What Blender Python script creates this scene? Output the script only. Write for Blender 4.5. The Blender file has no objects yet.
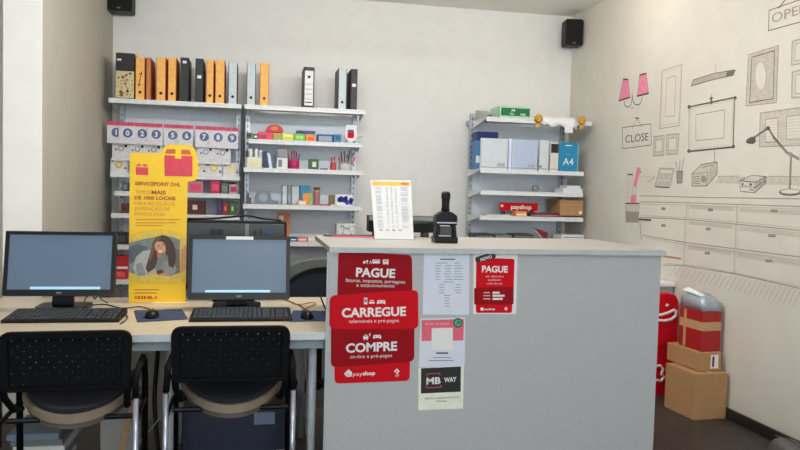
import bpy, math, random
from mathutils import Vector, Matrix
random.seed(7)
S = bpy.context.scene
COL = S.collection
# ------------------------------------------------------------------ camera
F, YAW, PIT, ROL, H = 735.0, math.radians(11.3), math.radians(-2.755), math.radians(1.543), 1.36
cy, sy, cp, sp = math.cos(YAW), math.sin(YAW), math.cos(PIT), math.sin(PIT)
fw = Vector((sy*cp, cy*cp, sp)); r0 = Vector((cy, -sy, 0)); u0 = r0.cross(fw)
rt = math.cos(ROL)*r0 + math.sin(ROL)*u0; up = -math.sin(ROL)*r0 + math.cos(ROL)*u0
cd = bpy.data.cameras.new('camera'); cam = bpy.data.objects.new('camera', cd); COL.objects.link(cam)
cam.matrix_world = Matrix(((rt.x, up.x, -fw.x, 0), (rt.y, up.y, -fw.y, 0), (rt.z, up.z, -fw.z, H), (0, 0, 0, 1)))
cd.sensor_width = 36; cd.lens = F/800*36; cd.clip_start = .05
S.camera = cam
def _ray(u, v): return rt*((u-400)/F) - up*((v-225)/F) + fw
def WY(u, v, Y): d = _ray(u, v); return Vector((0, 0, H)) + d*(Y/d.y)
def WX(u, v, X): d = _ray(u, v); return Vector((0, 0, H)) + d*(X/d.x)
def WZ(u, v, z): d = _ray(u, v); return Vector((0, 0, H)) + d*((z-H)/d.z)
# ------------------------------------------------------------------ materials
def lin(c):
    return tuple((x/12.92 if x <= .04045 else ((x+.055)/1.055)**2.4) for x in (k/255 for k in c))
MATS = {}
def mat(name, c, rough=.5, metal=0, noise=.06, scale=30, bump=0, emit=0, alpha=1, spec=.5, trans=0):
    if name in MATS: return MATS[name]
    m = bpy.data.materials.new(name); m.use_nodes = True
    nt = m.node_tree; b = nt.nodes['Principled BSDF']; L = lin(c)
    b.inputs['Roughness'].default_value = rough; b.inputs['Metallic'].default_value = metal
    b.inputs['Specular IOR Level'].default_value = spec
    b.inputs['Base Color'].default_value = (*L, 1)
    if noise or bump:
        tc = nt.nodes.new('ShaderNodeTexCoord'); nz = nt.nodes.new('ShaderNodeTexNoise')
        nz.inputs['Scale'].default_value = scale; nz.inputs['Detail'].default_value = 4
        nt.links.new(tc.outputs['Object'], nz.inputs['Vector'])
        rp = nt.nodes.new('ShaderNodeValToRGB')
        rp.color_ramp.elements[0].position = .3; rp.color_ramp.elements[1].position = .7
        rp.color_ramp.elements[0].color = (*[x*(1-noise) for x in L], 1)
        rp.color_ramp.elements[1].color = (*[min(1, x*(1+noise)) for x in L], 1)
        nt.links.new(nz.outputs['Fac'], rp.inputs['Fac']); nt.links.new(rp.outputs['Color'], b.inputs['Base Color'])
        if bump:
            bp = nt.nodes.new('ShaderNodeBump'); bp.inputs['Strength'].default_value = bump; bp.inputs['Distance'].default_value = .004
            nt.links.new(nz.outputs['Fac'], bp.inputs['Height']); nt.links.new(bp.outputs['Normal'], b.inputs['Normal'])
    if emit:
        b.inputs['Emission Color'].default_value = (*L, 1); b.inputs['Emission Strength'].default_value = emit
    if alpha < 1: b.inputs['Alpha'].default_value = alpha
    if trans: b.inputs['Transmission Weight'].default_value = trans
    MATS[name] = m; return m
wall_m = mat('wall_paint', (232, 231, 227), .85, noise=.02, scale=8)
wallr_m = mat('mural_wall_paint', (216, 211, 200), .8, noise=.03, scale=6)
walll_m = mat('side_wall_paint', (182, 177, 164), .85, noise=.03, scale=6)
pillar_m = mat('pillar_paint', (250, 249, 245), .8, noise=.02, scale=6)
ceil_m = mat('ceiling_paint', (238, 235, 228), .9, noise=.03, scale=5)
floor_m = mat('dark_floor', (62, 56, 52), .55, noise=.25, scale=14, bump=.1)
base_m = mat('dark_baseboard', (40, 34, 31), .4)
shelf_m = mat('white_shelf_metal', (224, 226, 228), .4)
shelfb_m = mat('shelf_back_metal', (222, 230, 238), .5, noise=.03)
dark_m = mat('dark_slot', (38, 42, 50), .6)
count_m = mat('counter_laminate', (180, 183, 186), .45, noise=.03, scale=60)
ctop_m = mat('counter_top_laminate', (158, 154, 146), .5, noise=.03)
desk_m = mat('desk_laminate', (208, 192, 168), .35, noise=.04, scale=18)
dedge_m = mat('desk_edge', (214, 220, 224), .4)
steel_m = mat('grey_steel', (170, 178, 184), .35, .5)
chrome_m = mat('silver_tube', (176, 184, 200), .25, .8, noise=0)
black_m = mat('black_plastic', (12, 12, 14), .5, noise=.1, spec=.3)
blackg_m = mat('black_gloss', (10, 10, 12), .35, noise=0, spec=.3)
blackc_m = mat('black_chair_plastic', (6, 7, 10), .75, noise=.15, spec=.15)
navy_m = mat('navy_fabric', (30, 33, 46), .9, noise=.2, scale=120, bump=.2)
tan_m = mat('tan_seat_rim', (138, 124, 108), .5)
grey_m = mat('grey_plastic', (120, 124, 126), .5)
dgrey_m = mat('dark_grey_plastic', (62, 68, 72), .5)
white_m = mat('white_paper', (232, 232, 232), .7, noise=.02)
whiteb_m = mat('bluish_white_paper', (216, 223, 240), .6, noise=.02)
red_m = mat('red_print', (206, 10, 30), .6, noise=.03, spec=.15)
dred_m = mat('dark_red_print', (150, 6, 22), .6, noise=.03, spec=.15)
redbox_m = mat('red_carton', (168, 28, 30), .5, noise=.08)
yellow_m = mat('yellow_card', (255, 208, 36), .5, noise=.02)
orange_m = mat('orange_board', (248, 186, 98), .6, noise=.08)
dorange_m = mat('deep_orange_board', (200, 98, 34), .6, noise=.1)
card_m = mat('brown_cardboard', (176, 134, 92), .75, noise=.06, scale=40)
tape_m = mat('tan_tape', (196, 152, 112), .4)
ink_m = mat('mural_ink', (96, 89, 85), .9, noise=.1)
pencil_m = mat('mural_pencil', (158, 150, 140), .9, noise=.1)
pale_m = mat('mural_pale_pencil', (190, 182, 170), .9, noise=.08)
wash_m = mat('mural_grey_wash', (202, 195, 183), .9, noise=.08)
pinkd_m = mat('mural_pink', (232, 138, 166), .9, noise=.1)
# ------------------------------------------------------------------ mesh helpers
_tc = {}
def text_geo(s, bold):
    k = (s, bold)
    if k not in _tc:
        c = bpy.data.curves.new('t', 'FONT'); c.body = s; c.size = 1; c.resolution_u = 3
        c.align_x = 'LEFT'; c.offset = .034 if bold else 0
        o = bpy.data.objects.new('t', c); COL.objects.link(o)
        bpy.context.view_layer.update()
        me = o.evaluated_get(bpy.context.evaluated_depsgraph_get()).to_mesh()
        V = [tuple(v.co) for v in me.vertices]; Fc = [tuple(p.vertices) for p in me.polygons]
        o.evaluated_get(bpy.context.evaluated_depsgraph_get()).to_mesh_clear()
        bpy.data.objects.remove(o); bpy.data.curves.remove(c)
        if V:
            x0, x1 = min(v[0] for v in V), max(v[0] for v in V); y0, y1 = min(v[1] for v in V), max(v[1] for v in V)
        else: x0 = y0 = 0; x1 = y1 = 1
        _tc[k] = (V, Fc, x0, x1, y0, y1)
    return _tc[k]
def circ(cx, cz, rx, rz=None, n=20, a0=0, a1=360):
    rz = rx if rz is None else rz
    full = abs(a1-a0) >= 360
    return [(cx+rx*math.cos(math.radians(a0+(a1-a0)*i/(n if full else n-1))), cz+rz*math.sin(math.radians(a0+(a1-a0)*i/(n if full else n-1)))) for i in range(n)]
def rpoly(P, r, n=5):
    out = []
    k = len(P)
    for i in range(k):
        a, b, c = Vector(P[i-1]), Vector(P[i]), Vector(P[(i+1) % k])
        ri = r[i] if isinstance(r, (list, tuple)) else r
        d1, d2 = a-b, c-b
        ri = min(ri, d1.length*.49, d2.length*.49)
        p, q = b+d1.normalized()*ri, b+d2.normalized()*ri
        for j in range(n):
            t = j/(n-1); out.append(tuple((1-t)**2*p + 2*t*(1-t)*b + t*t*q))
    return out
def rrect(x0, x1, z0, z1, r, n=5): return rpoly([(x0, z0), (x1, z0), (x1, z1), (x0, z1)], r, n)
class MB:
    def __init__(s): s.v = []; s.f = []; s.mi = []; s.mats = []
    def _m(s, m):
        if m not in s.mats: s.mats.append(m)
        return s.mats.index(m)
    def add(s, V, Fc, m):
        o = len(s.v); s.v += [tuple(p) for p in V]; i = s._m(m)
        for f in Fc: s.f.append(tuple(o+k for k in f)); s.mi.append(i)
        return s
    def box(s, x0, x1, y0, y1, z0, z1, m, M=None):
        V = [(x, y, z) for x in (x0, x1) for y in (y0, y1) for z in (z0, z1)]
        if M: V = [M @ Vector(p) for p in V]
        return s.add(V, [(0, 1, 3, 2), (4, 6, 7, 5), (0, 4, 5, 1), (2, 3, 7, 6), (0, 2, 6, 4), (1, 5, 7, 3)], m)
    def prism(s, P, ax, a, b, m, M=None):
        n = len(P)
        g = {'y': lambda p, t: (p[0], t, p[1]), 'x': lambda p, t: (t, p[0], p[1]), 'z': lambda p, t: (p[0], p[1], t)}[ax]
        V = [g(p, a) for p in P] + [g(p, b) for p in P]
        if M: V = [M @ Vector(p) for p in V]
        Fc = [tuple(range(n)), tuple(range(2*n-1, n-1, -1))] + [(i, i+n, (i+1) % n+n, (i+1) % n) for i in range(n)]
        return s.add(V, Fc, m)
    def ring(s, P, Q, ax, a, b, m):   # frame between outline P and inner outline Q
        n = len(P)
        g = {'y': lambda p, t: (p[0], t, p[1]), 'x': lambda p, t: (t, p[0], p[1]), 'z': lambda p, t: (p[0], p[1], t)}[ax]
        V = [g(p, a) for p in P]+[g(p, a) for p in Q]+[g(p, b) for p in P]+[g(p, b) for p in Q]
        Fc = []
        for i in range(n):
            j = (i+1) % n
            Fc += [(i, j, n+j, n+i), (2*n+i, 3*n+i, 3*n+j, 2*n+j), (i, 2*n+i, 2*n+j, j), (n+i, n+j, 3*n+j, 3*n+i)]
        return s.add(V, Fc, m)
    def tube(s, P, r, m, n=8, cap=True):
        P = [Vector(p) for p in P]; V = []; Fc = []
        ref = None
        for i, p in enumerate(P):
            d = (P[min(i+1, len(P)-1)]-P[max(i-1, 0)]).normalized()
            if ref is None: ref = d.orthogonal().normalized()
            ref = (ref - d*ref.dot(d))
            ref = ref.normalized() if ref.length > 1e-5 else d.orthogonal().normalized()
            w = d.cross(ref); ri = r[i] if isinstance(r, (list, tuple)) else r
            for k in range(n):
                a = 2*math.pi*k/n; V.append(p+ref*math.cos(a)*ri+w*math.sin(a)*ri)
        for i in range(len(P)-1):
            for k in range(n): Fc.append((i*n+k, i*n+(k+1) % n, (i+1)*n+(k+1) % n, (i+1)*n+k))
        if cap: Fc += [tuple(range(n-1, -1, -1)), tuple((len(P)-1)*n+k for k in range(n))]
        return s.add(V, Fc, m)
    def lathe(s, prof, cx, cyy, m, n=20):
        V = []; Fc = []
        for (r, z) in prof:
            for k in range(n): a = 2*math.pi*k/n; V.append((cx+r*math.cos(a), cyy+r*math.sin(a), z))
        for i in range(len(prof)-1):
            for k in range(n): Fc.append((i*n+k, i*n+(k+1) % n, (i+1)*n+(k+1) % n, (i+1)*n+k))
        Fc += [tuple(range(n-1, -1, -1)), tuple((len(prof)-1)*n+k for k in range(n))]
        return s.add(V, Fc, m)
    def poly(s, P, y, m): return s.add([(p[0], y, p[1]) for p in P], [tuple(range(len(P)))], m)
    def text(s, t, cx, cz, h, y, m, bold=False, w=None, rot=0, frame=None):
        V, Fc, x0, x1, y0, y1 = text_geo(t, bold)
        capH = .7
        sc = h/capH; sx = sc if w is None else w/(x1-x0)
        out = []
        ca, sa = math.cos(rot), math.sin(rot)
        for (a, b, _) in V:
            a = (a-(x0+x1)/2)*sx; b = (b-capH/2)*sc
            a, b = a*ca-b*sa, a*sa+b*ca
            out.append(frame(a, b) if frame else (cx+a, y, cz+b))
        return s.add(out, Fc, m)
    def build(s, name, parent=None, bevel=0, smooth=False, org=None, seg=2):
        if org is None:
            org = Vector((0, 0, 0)); p = parent
            while p: org = org+p.location; p = p.parent
        else: org = Vector(org)
        me = bpy.data.meshes.new(name)
        me.from_pydata([tuple(Vector(p)-org) for p in s.v], [], s.f)
        for m in s.mats: me.materials.append(m)
        me.polygons.foreach_set('material_index', s.mi)
        me.update()
        if smooth: me.polygons.foreach_set('use_smooth', [True]*len(me.polygons))
        o = bpy.data.objects.new(name, me); COL.objects.link(o)
        if parent: o.parent = parent
        else: o.location = org
        if bevel:
            b = o.modifiers.new('bevel', 'BEVEL'); b.width = bevel; b.segments = seg; b.limit_method = 'ANGLE'; b.angle_limit = .6
        return o
def tag(o, label, cat, group=None):
    o['label'] = label; o['category'] = cat
    if group: o['group'] = group
    return o
def thing(name, label, cat, loc, group=None):
    o = bpy.data.objects.new(name, None); COL.objects.link(o); o.location = loc; o.empty_display_size = .05
    return tag(o, label, cat, group)
def struct(mb, name, bevel=0):
    o = mb.build(name, None, bevel); o['kind'] = 'structure'; return o
def copy_tree(o, parent=None):
    c = o.copy(); COL.objects.link(c)
    if parent: c.parent = parent; c.matrix_parent_inverse = o.matrix_parent_inverse
    for ch in o.children: copy_tree(ch, c)
    return c
# ------------------------------------------------------------------ room
XR, YB, XL, ZC = 2.905, 6.53, -1.17, 3.02
YF, XLL = -6.0, -2.6
YP = 4.449
struct(MB().box(XLL-.1, XR+.1, YF-.1, YB+.1, -.1, 0, floor_m), 'floor')
struct(MB().box(XLL-.1, XR+.1, YF-.1, YB+.1, ZC, ZC+.1, ceil_m), 'ceiling')
struct(MB().box(XL-.1, XR+.1, YB, YB+.1, 0, ZC, wall_m), 'wall_back')
struct(MB().box(XR, XR+.1, YF, YB, 0, ZC, wallr_m), 'wall_right')
Y80 = 5.363
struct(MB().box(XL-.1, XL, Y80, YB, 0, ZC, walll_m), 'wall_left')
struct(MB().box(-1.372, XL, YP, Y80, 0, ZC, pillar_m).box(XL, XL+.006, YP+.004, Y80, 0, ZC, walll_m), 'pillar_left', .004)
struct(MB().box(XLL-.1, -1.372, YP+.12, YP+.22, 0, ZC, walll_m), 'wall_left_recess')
struct(MB().box(XLL-.1, XLL, YF, YP+.12, 0, ZC, wall_m), 'wall_left_side')
# shop front behind the camera: solid wall strips around a wide open window
w = MB(); w.box(XLL, XR, YF-.1, YF, 2.75, ZC, wall_m).box(XLL, XR, YF-.1, YF, 0, .25, wall_m).box(XLL, XLL+.25, YF-.1, YF, .25, 2.75, wall_m).box(XR-.25, XR, YF-.1, YF, .25, 2.75, wall_m)
struct(w, 'wall_front')
w = MB()
for x in (XLL+.25, -.9, .9, XR-.3): w.box(x, x+.05, YF-.08, YF-.02, .25, 2.75, grey_m)
w.box(XLL+.25, XR-.25, YF-.08, YF-.02, .25, .3, grey_m).box(XLL+.25, XR-.25, YF-.08, YF-.02, 2.7, 2.75, grey_m)
struct(w, 'window_1')
struct(MB().box(XR-.018, XR, YF, YB, 0, .068, base_m), 'baseboard_right', .004)
struct(MB().box(XL, XR-.018, YB-.018, YB, 0, .068, base_m), 'baseboard_back', .004)
# ------------------------------------------------------------------ mural (flat ink drawing on the right wall)
mur = thing('wall_mural', 'ink drawing of a desk, lamps and picture frames covering the right-hand wall', 'mural', (XR, 4.3, 1.6))
def wp(p, off=0.0012): q = WX(p[0], p[1], XR); return Vector((XR-off, q.y, q.z))
class Draw:
    def __init__(s): s.mb = MB()
    def fill(s, P, m, off=.0006): s.mb.add([wp(p, off) for p in P], [tuple(range(len(P)))], m); return s
    def line(s, P, m=None, w=.9, close=False):
        m = m or ink_m
        Q = [wp(p) for p in P]
        if close: Q.append(Q[0])
        hw = w*.5*.0062
        for a, b in zip(Q, Q[1:]):
            d = (b-a)
            if d.length < 1e-6: continue
            d.normalize(); n = Vector((0, -d.z, d.y))*hw; e = d*hw*.4
            s.mb.add([a-e-n, b+e-n, b+e+n, a-e+n], [(0, 1, 2, 3)], m)
        return s
    def hatch(s, Q, n, m=None, w=.45, horiz=True):
        m = m or pencil_m
        for i in range(n):
            t = (i+.5)/n
            L = lambda a, b, t: (a[0]+(b[0]-a[0])*t, a[1]+(b[1]-a[1])*t)
            s.line([L(Q[0], Q[3], t), L(Q[1], Q[2], t)] if horiz else [L(Q[0], Q[1], t), L(Q[3], Q[2], t)], m, w)
        return s
    def text(s, t, c, h, slope, m, wid):
        V, Fc, x0, x1, y0, y1 = text_geo(t, False)
        P = []
        for a, b, _ in V:
            a = (a-(x0+x1)/2)*wid/(x1-x0); b = (b-.35)*h/.7
            P.append(wp((c[0]+a, c[1]+a*slope-b), .0014))
        s.mb.add(P, Fc, m); return s
    def done(s, name): return s.mb.build(name, mur)
def inset(Q, t):
    cx = sum(p[0] for p in Q)/len(Q); cyy = sum(p[1] for p in Q)/len(Q)
    return [(p[0]+(cx-p[0])*t, p[1]+(cyy-p[1])*t) for p in Q]
# sconce
d = Draw()
for sh in ([(623.3, 79), (628.4, 79.6), (630.2, 97.4), (618.8, 100.8)], [(639.7, 75), (646.5, 73.2), (648.7, 93.4), (637.2, 96.2)]):
    d.fill(sh, pinkd_m).line(sh, pencil_m, .6, True).line([sh[0], sh[1]], ink_m, 1.6).line([sh[3], sh[2]], ink_m, 1.9).hatch(sh, 4, pinkd_m, .5, False)
d.line([(624.1, 100.7), (624.6, 104.5), (626.2, 106.8), (629, 107), (631, 104.6), (631.9, 101), (632.3, 95)], ink_m, 1.1)
d.line([(632.4, 97), (633.2, 101), (635, 104.2), (637.6, 105), (640, 104), (641.6, 101), (642.3, 97)], ink_m, 1.1)
d.line([(632.4, 91), (632.6, 98)], pencil_m, .8).line([(631.4, 108), (633, 108.4)], pencil_m, 1.3)
d.done('drawn_sconce')
# CLOSE sign
d = Draw(); q = [(622.7, 127.6), (650.7, 123.9), (651.5, 145), (622.7, 148.7)]
d.line(q, ink_m, .8, True).line([(632.3, 128.7), (637.3, 118), (642.3, 127.2)], pencil_m, .8).line([(635.4, 118), (639, 118.4)], ink_m, 1.5)
d.text('CLOSE', (637, 137.8), 7.6, -.12, ink_m, 23); d.done('drawn_sign')
# OPEN sign
d = Draw(); q = [(769.3, 10.4), (815, -5.5), (815, 18), (768.6, 30.7)]
d.line(q, ink_m, .8, True).line([(779, 8), (786, -1)], ink_m, 1.3).text('OPEN', (790.5, 12.5), 9.5, -.33, pencil_m, 37); d.done('drawn_sign')
def frame(outer, inner=None, band=None, t=.28, lw=.8):
    d = Draw()
    if band: d.fill(outer, band)
    d.line(outer, pencil_m, lw, True).line(inset(outer, .09), pale_m, .5, True)
    i = inner or inset(outer, t)
    if band: d.fill(i, wallr_m, .0009)
    d.line(i, pencil_m, lw*.8, True)
    return d
frame([(662.1, 71), (682.1, 64.4), (679.6, 125.6), (659.6, 128.6)], [(666.9, 78.4), (675.9, 75.6), (674.4, 116), (665.2, 116.4)]).done('drawn_picture_frame')
frame([(654, 136.7), (664.5, 135.3), (664, 155.3), (653.3, 156.1)], None, wash_m, .4).done('drawn_picture_frame')
frame([(666.7, 134.8), (679.2, 133.5), (678, 154), (666, 154.8)], None, wash_m, .4).done('drawn_picture_frame')
# gallery lamp
d = Draw(); q = [(691.2, 86), (693.3, 80), (714.7, 73.3), (735.5, 69.9), (733.3, 75.2), (712, 80)]
d.fill(q, pale_m).line(q, ink_m, .8, True).hatch([q[1], q[3], q[4], q[0]], 3, pencil_m, .5).line([(715, 64), (716.4, 67), (714.6, 73)], pencil_m, .7)
d.fill([(727, 71.6), (735.5, 69.9), (733.3, 75.2), (726, 76.6)], ink_m, .0008); d.done('drawn_picture_light')
# big frame
d = frame([(689.3, 106.9), (735.2, 97.5), (733.3, 147), (689, 151.3)], [(696, 114.7), (724.8, 109.9), (724, 138), (696, 140.7)], None, lw=1)
d.line([(689, 151.6), (733.5, 147)], pencil_m, 1.9).line([(689.3, 106.9), (735.2, 97.3)], pencil_m, 1.5).line([(734.4, 98), (733.2, 146)], pencil_m, 1.4)
for c in ((689.3, 106.9), (735.2, 98), (733.3, 146.6), (689.1, 151)): d.fill(circ(c[0], c[1], 1.7, 2, 10), ink_m, .001)
d.fill([(710.2, 104), (711.3, 93.5), (712.6, 103.6)], ink_m).line([(709.8, 98.5), (713, 98)], ink_m, 1.5)
d.line([(714.7, 149), (714.7, 163)], pencil_m, .8); d.done('drawn_picture_frame')
# hatched frame with oval
q = [(748.5, 54.9), (778.7, 45.6), (776.5, 102.6), (745.9, 106)]
d = Draw(); d.fill(q, wash_m).line(q, pencil_m, .8, True).hatch(inset(q, .04), 24, pencil_m, .35)
i = [(752, 57.3), (774.6, 50.6), (773.3, 98.6), (749.9, 102.6)]
d.line(i, ink_m, .8, True); d.fill(circ(760.8, 76, 5.3, 13.9, 24), wallr_m, .0016); 
d.line(circ(760.8, 76, 5.3, 13.9, 24), pencil_m, .7, True); d.done('drawn_mirror')
frame([(792.4, 41.5), (815, 34.5), (815, 61), (791.6, 65.3)]).done('drawn_picture_frame')
frame([(792.4, 72.2), (815, 66), (815, 95.6), (791.9, 98.2)]).done('drawn_picture_frame')
d = Draw(); q = [(760.4, 113), (830, 103.5), (830, 144), (759.3, 147)]
d.fill(q, wash_m).line(q, pencil_m, .8, True).hatch(q, 12, pale_m, .4)
for i in ([(765.9, 119.3), (778.1, 117.8), (777.6, 141.4), (765.5, 142.4)], [(786.7, 116.5), (806, 114), (806, 138.6), (786.5, 139.6)]):
    d.fill(i, wallr_m, .001).line(i, pencil_m, .7, True)
d.done('drawn_picture_frame')
# desk lamp
d = Draw(); q = [(745.9, 142.6), (747, 139.6), (750.5, 137.2), (755.2, 136.4), (756.2, 141.6), (753.6, 143.9), (749.5, 143.9)]
d.fill(q, ink_m, .0018).line([(755.2, 137), (768.5, 128.1), (774, 138), (786.7, 152.7), (799, 159.3)], pencil_m, 2.2).line([(755.2, 136.4), (768.5, 127.3), (775, 137.4), (787.4, 151.7), (799, 158)], ink_m, .6)
d.line([(790.9, 155), (789.5, 190)], pencil_m, 1.9).line([(791.9, 155), (790.5, 190)], ink_m, .5).fill(circ(768.5, 128.3, 2, 2.2, 10), ink_m, .002).fill(circ(790.8, 154.6, 2.2, 2.4, 10), pencil_m, .002)
d.fill(circ(789.9, 192.2, 10.5, 3, 20), pencil_m, .0012).fill(circ(790.4, 191.4, 9.4, 2.1, 20), wallr_m, .0016).line(circ(789.9, 192.2, 10.5, 3, 20), ink_m, .8, True); d.done('drawn_desk_lamp')
# drawn desk with drawers
d = Draw()
band = [(718, 176.6), (812, 176.6), (812, 186), (716, 183)]
d.fill(band, wash_m).hatch(band, 30, pale_m, .5, False)
d.line([(640, 176.9), (655, 176.9)], pale_m, .6).line([(718, 176.6), (738, 176)], pencil_m, .6).line([(768, 176.4), (812, 176.8)], pencil_m, .6)
for L_, m_, w_ in (([(640, 195.6), (690, 197.2), (812, 199)], pencil_m, .9), ([(640, 201.8), (690, 202.8), (812, 207)], pencil_m, .8), ([(640, 204), (690, 205.2), (812, 209.6)], pale_m, .6),
    ([(640, 217.2), (690, 219.6), (812, 231.6)], pencil_m, .9), ([(640, 215.4), (690, 217.8), (812, 229)], pale_m, .6),
    ([(643, 235.4), (684, 242.2), (812, 258.6)], pencil_m, .9), ([(646, 238), (690, 245.6), (812, 261.6)], pale_m, .7),
    ([(663, 265), (684.3, 265.6), (736, 274), (812, 291)], pencil_m, .9), ([(663, 263), (700, 266), (812, 288.6)], pale_m, .6)):
    d.line(L_, m_, w_)
for a, b in (((687, 203), (686.4, 218)), ((736.6, 205), (736.4, 223)), ((685, 220), (684.6, 242)), ((736, 224), (735.6, 248)), ((684, 243), (683.8, 265.4)), ((734.6, 249.5), (734, 273.6))):
    d.line([a, b], pencil_m, .6).line([(a[0]+1.6, a[1]), (b[0]+1.6, b[1])], pale_m, .5)
for Q in ([(690, 205), (733, 207), (733, 211), (690, 208.5)], [(740, 208), (812, 211), (812, 216), (740, 212)], [(689, 221), (733, 225), (733, 229), (689, 224.5)], [(740, 226), (812, 233.6), (812, 239), (740, 230.5)],
          [(688, 245), (731, 250.5), (731, 255), (688, 249)], [(738, 252), (812, 262.6), (812, 268), (738, 257)]):
    d.hatch(Q, 4, pale_m, .45)
for x, y, s_ in ((663.6, 208.2, .8), (710.7, 209.4, 1), (774, 210.3, 1.4), (663.6, 225, .8), (708.6, 228.4, 1), (771.9, 235.2, 1.5), (707.5, 252.6, 1), (769, 260.4, 1.4)):
    d.fill([(x-2.7*s_, y-1.1), (x+2.7*s_, y-.7), (x+2.2*s_, y+1.3), (x-2.2*s_, y+1)], pencil_m, .0014).line([(x-2.7*s_, y+1.2), (x+2.7*s_, y+1.5)], ink_m, .6)
for k in range(26):
    x = 676+k*5; yb = 266.5+(x-676)*.19 if x > 684 else 267
    d.line([(x, yb), (x-6-k*.06, yb+9+k*.25)], pale_m, .8)
d.line([(663, 256.2), (681, 258.6)], mat('mural_brown', (186, 138, 100), .9), 2.2)
d.done('drawn_desk')
# things drawn on the desk
d = Draw(); q = [(654.7, 186.3), (659.6, 168), (674.7, 168.7), (670, 187.4)]
d.fill(q, wash_m).hatch(q, 7, pencil_m, .6).line(q, pencil_m, .7, True).line([(648, 182), (655, 177.5)], pale_m, 1.6).fill([(661, 170), (672.5, 170.5), (671.5, 173.5), (660.4, 173)], wallr_m, .0016).line([(655.5, 186.8), (669, 187.8)], ink_m, 1.1).line([(657, 180), (671, 181)], wallr_m, 1.1); d.done('drawn_typewriter')
d = Draw(); q = [(676.6, 171.5), (683, 171), (682.2, 183), (677, 183.2)]
d.fill(q, pencil_m).line(q, ink_m, .6, True)
for a, b in (((678, 171), (675.8, 162)), ((679.6, 171), (680.2, 160.6)), ((681.4, 171), (684.2, 158))): d.line([a, b], ink_m, .8)
d.done('drawn_pencil_cup')
d = Draw(); q = [(692, 174), (701.3, 164.7), (717.3, 162), (717.3, 174), (706.7, 186), (692, 186)]
d.fill(q, wash_m).line(q, ink_m, .8, True).line([(692, 174), (707.5, 172.4), (717.3, 162)], pencil_m, .7).line([(707.5, 172.4), (706.7, 186)], ink_m, .8).fill(circ(703.7, 179, 2.8, 3.6, 14), pencil_m, .0014).hatch([(693, 176), (700, 175.4), (700, 184.6), (693, 184.8)], 4, ink_m, .6)
d.hatch([(708.5, 173), (716.8, 165), (716.8, 174), (708, 184)], 6, pencil_m, .6, False).line([(714.4, 151), (714.4, 163)], pencil_m, .7).line([(702, 167.5), (713, 165)], pencil_m, 1.2); d.done('drawn_radio')
d = Draw(); q = [(740, 180.7), (752, 175.3), (766.7, 176.7), (765.3, 183.3), (754.7, 192.7), (740.5, 191.3)]
d.fill(q, wallr_m, .0012).line(q, pencil_m, .8, True).line([(740, 180.7), (755.4, 182.3), (766.7, 176.7)], pencil_m, .7).line([(755.4, 182.3), (754.7, 192.7)], pencil_m, .7).line([(740.3, 186), (755, 187.6), (766, 180)], pencil_m, .7)
d.hatch([(756, 183), (766, 177.6), (765, 183), (755.6, 191.6)], 5, pale_m, .8, False).fill(circ(742.8, 184, .9, 1.3, 8), ink_m, .002).fill(circ(751, 184.6, 1.2, 1.4, 8), ink_m, .002).line([(750, 189.6), (753.4, 190)], ink_m, .9); d.done('drawn_books')
d = Draw(); q = [(625.4, 203.4), (639.4, 203.4), (638.6, 222.4), (626, 222)]
d.fill(q, wash_m).line(q, pencil_m, .7, True).fill([(625.7, 211), (639, 212), (638.6, 222.4), (626, 221.4)], pencil_m, .0012).line([(625.4, 203.4), (639.4, 203.4)], ink_m, 1.4)
d.fill([(637.4, 167), (641, 168.4), (636.4, 187), (633.2, 185.6)], pinkd_m, .0016).line([(637.4, 167.4), (641.6, 172.6)], ink_m, 1.1).line([(636.5, 186), (635.6, 202)], pencil_m, .8).line([(634, 182), (632.4, 202)], pencil_m, .6)
d.line([(628.6, 175), (628.2, 203)], pale_m, .7).line([(632.4, 175), (632, 203)], pale_m, .7).line([(628, 174.4), (632.8, 174.6)], ink_m, 1.7).fill([(630.6, 196), (636, 194), (636.6, 203), (630.6, 203)], pinkd_m, .0014)
d.line([(639, 219.4), (651, 220)], ink_m, 2.6).line([(640, 222), (641.6, 240)], pencil_m, 1.6).line([(638.4, 222), (638.8, 240)], pale_m, .8); d.done('drawn_pen_jar')
# ------------------------------------------------------------------ shelving units
def unit(name, label, X0, X1, shelves, Yf, up_x, top=None, zt=2.0, bx=None):
    u = thing(name, label, 'shelving unit', ((X0+X1)/2, 6.4, 0))
    for x in up_x: pass
    MB().box(X0+.03, X1-.02, 6.395, 6.402, .05, zt-.02, shelfb_m).build('back_panel', u)
    for x in up_x:
        m = MB().box(x-.018, x+.018, 6.36, 6.394, 0, zt-.005, steel_m)
        z = .2
        while z < zt-.05: m.box(x-.004, x+.004, 6.3585, 6.3598, z, z+.02, dark_m); z += .05
        m.box(x-.012, x+.012, 6.403, YB-.002, zt-.1, zt-.06, steel_m)
        m.build('upright', u)
    for i, (z, a, b, yf) in enumerate(shelves):
        s_ = MB().box(a, b, yf, 6.355, z-.012, z, shelf_m).box(a, b, yf, yf+.006, z-.036, z-.0125, shelf_m).build('shelf', u, .0015)
        for x in (a+.004, b-.004):
            MB().prism([(yf+.012, z-.0125), (6.355, z-.0125), (6.355, z-.06), (6.3, z-.06)], 'x', x-.002, x+.002, shelf_m).build('bracket', s_)
    return u
XA, XB, XM = -1.105, .873, -.097
Z = dict(top=2.003, A=1.435, B=1.29, C=1.118, D=.873, E=.60, r1=1.735, r2=1.505, r3=1.212, r4=.91, q0=1.99, q1=1.556, q2=1.372, q3=1.158, q4=.96)
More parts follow.
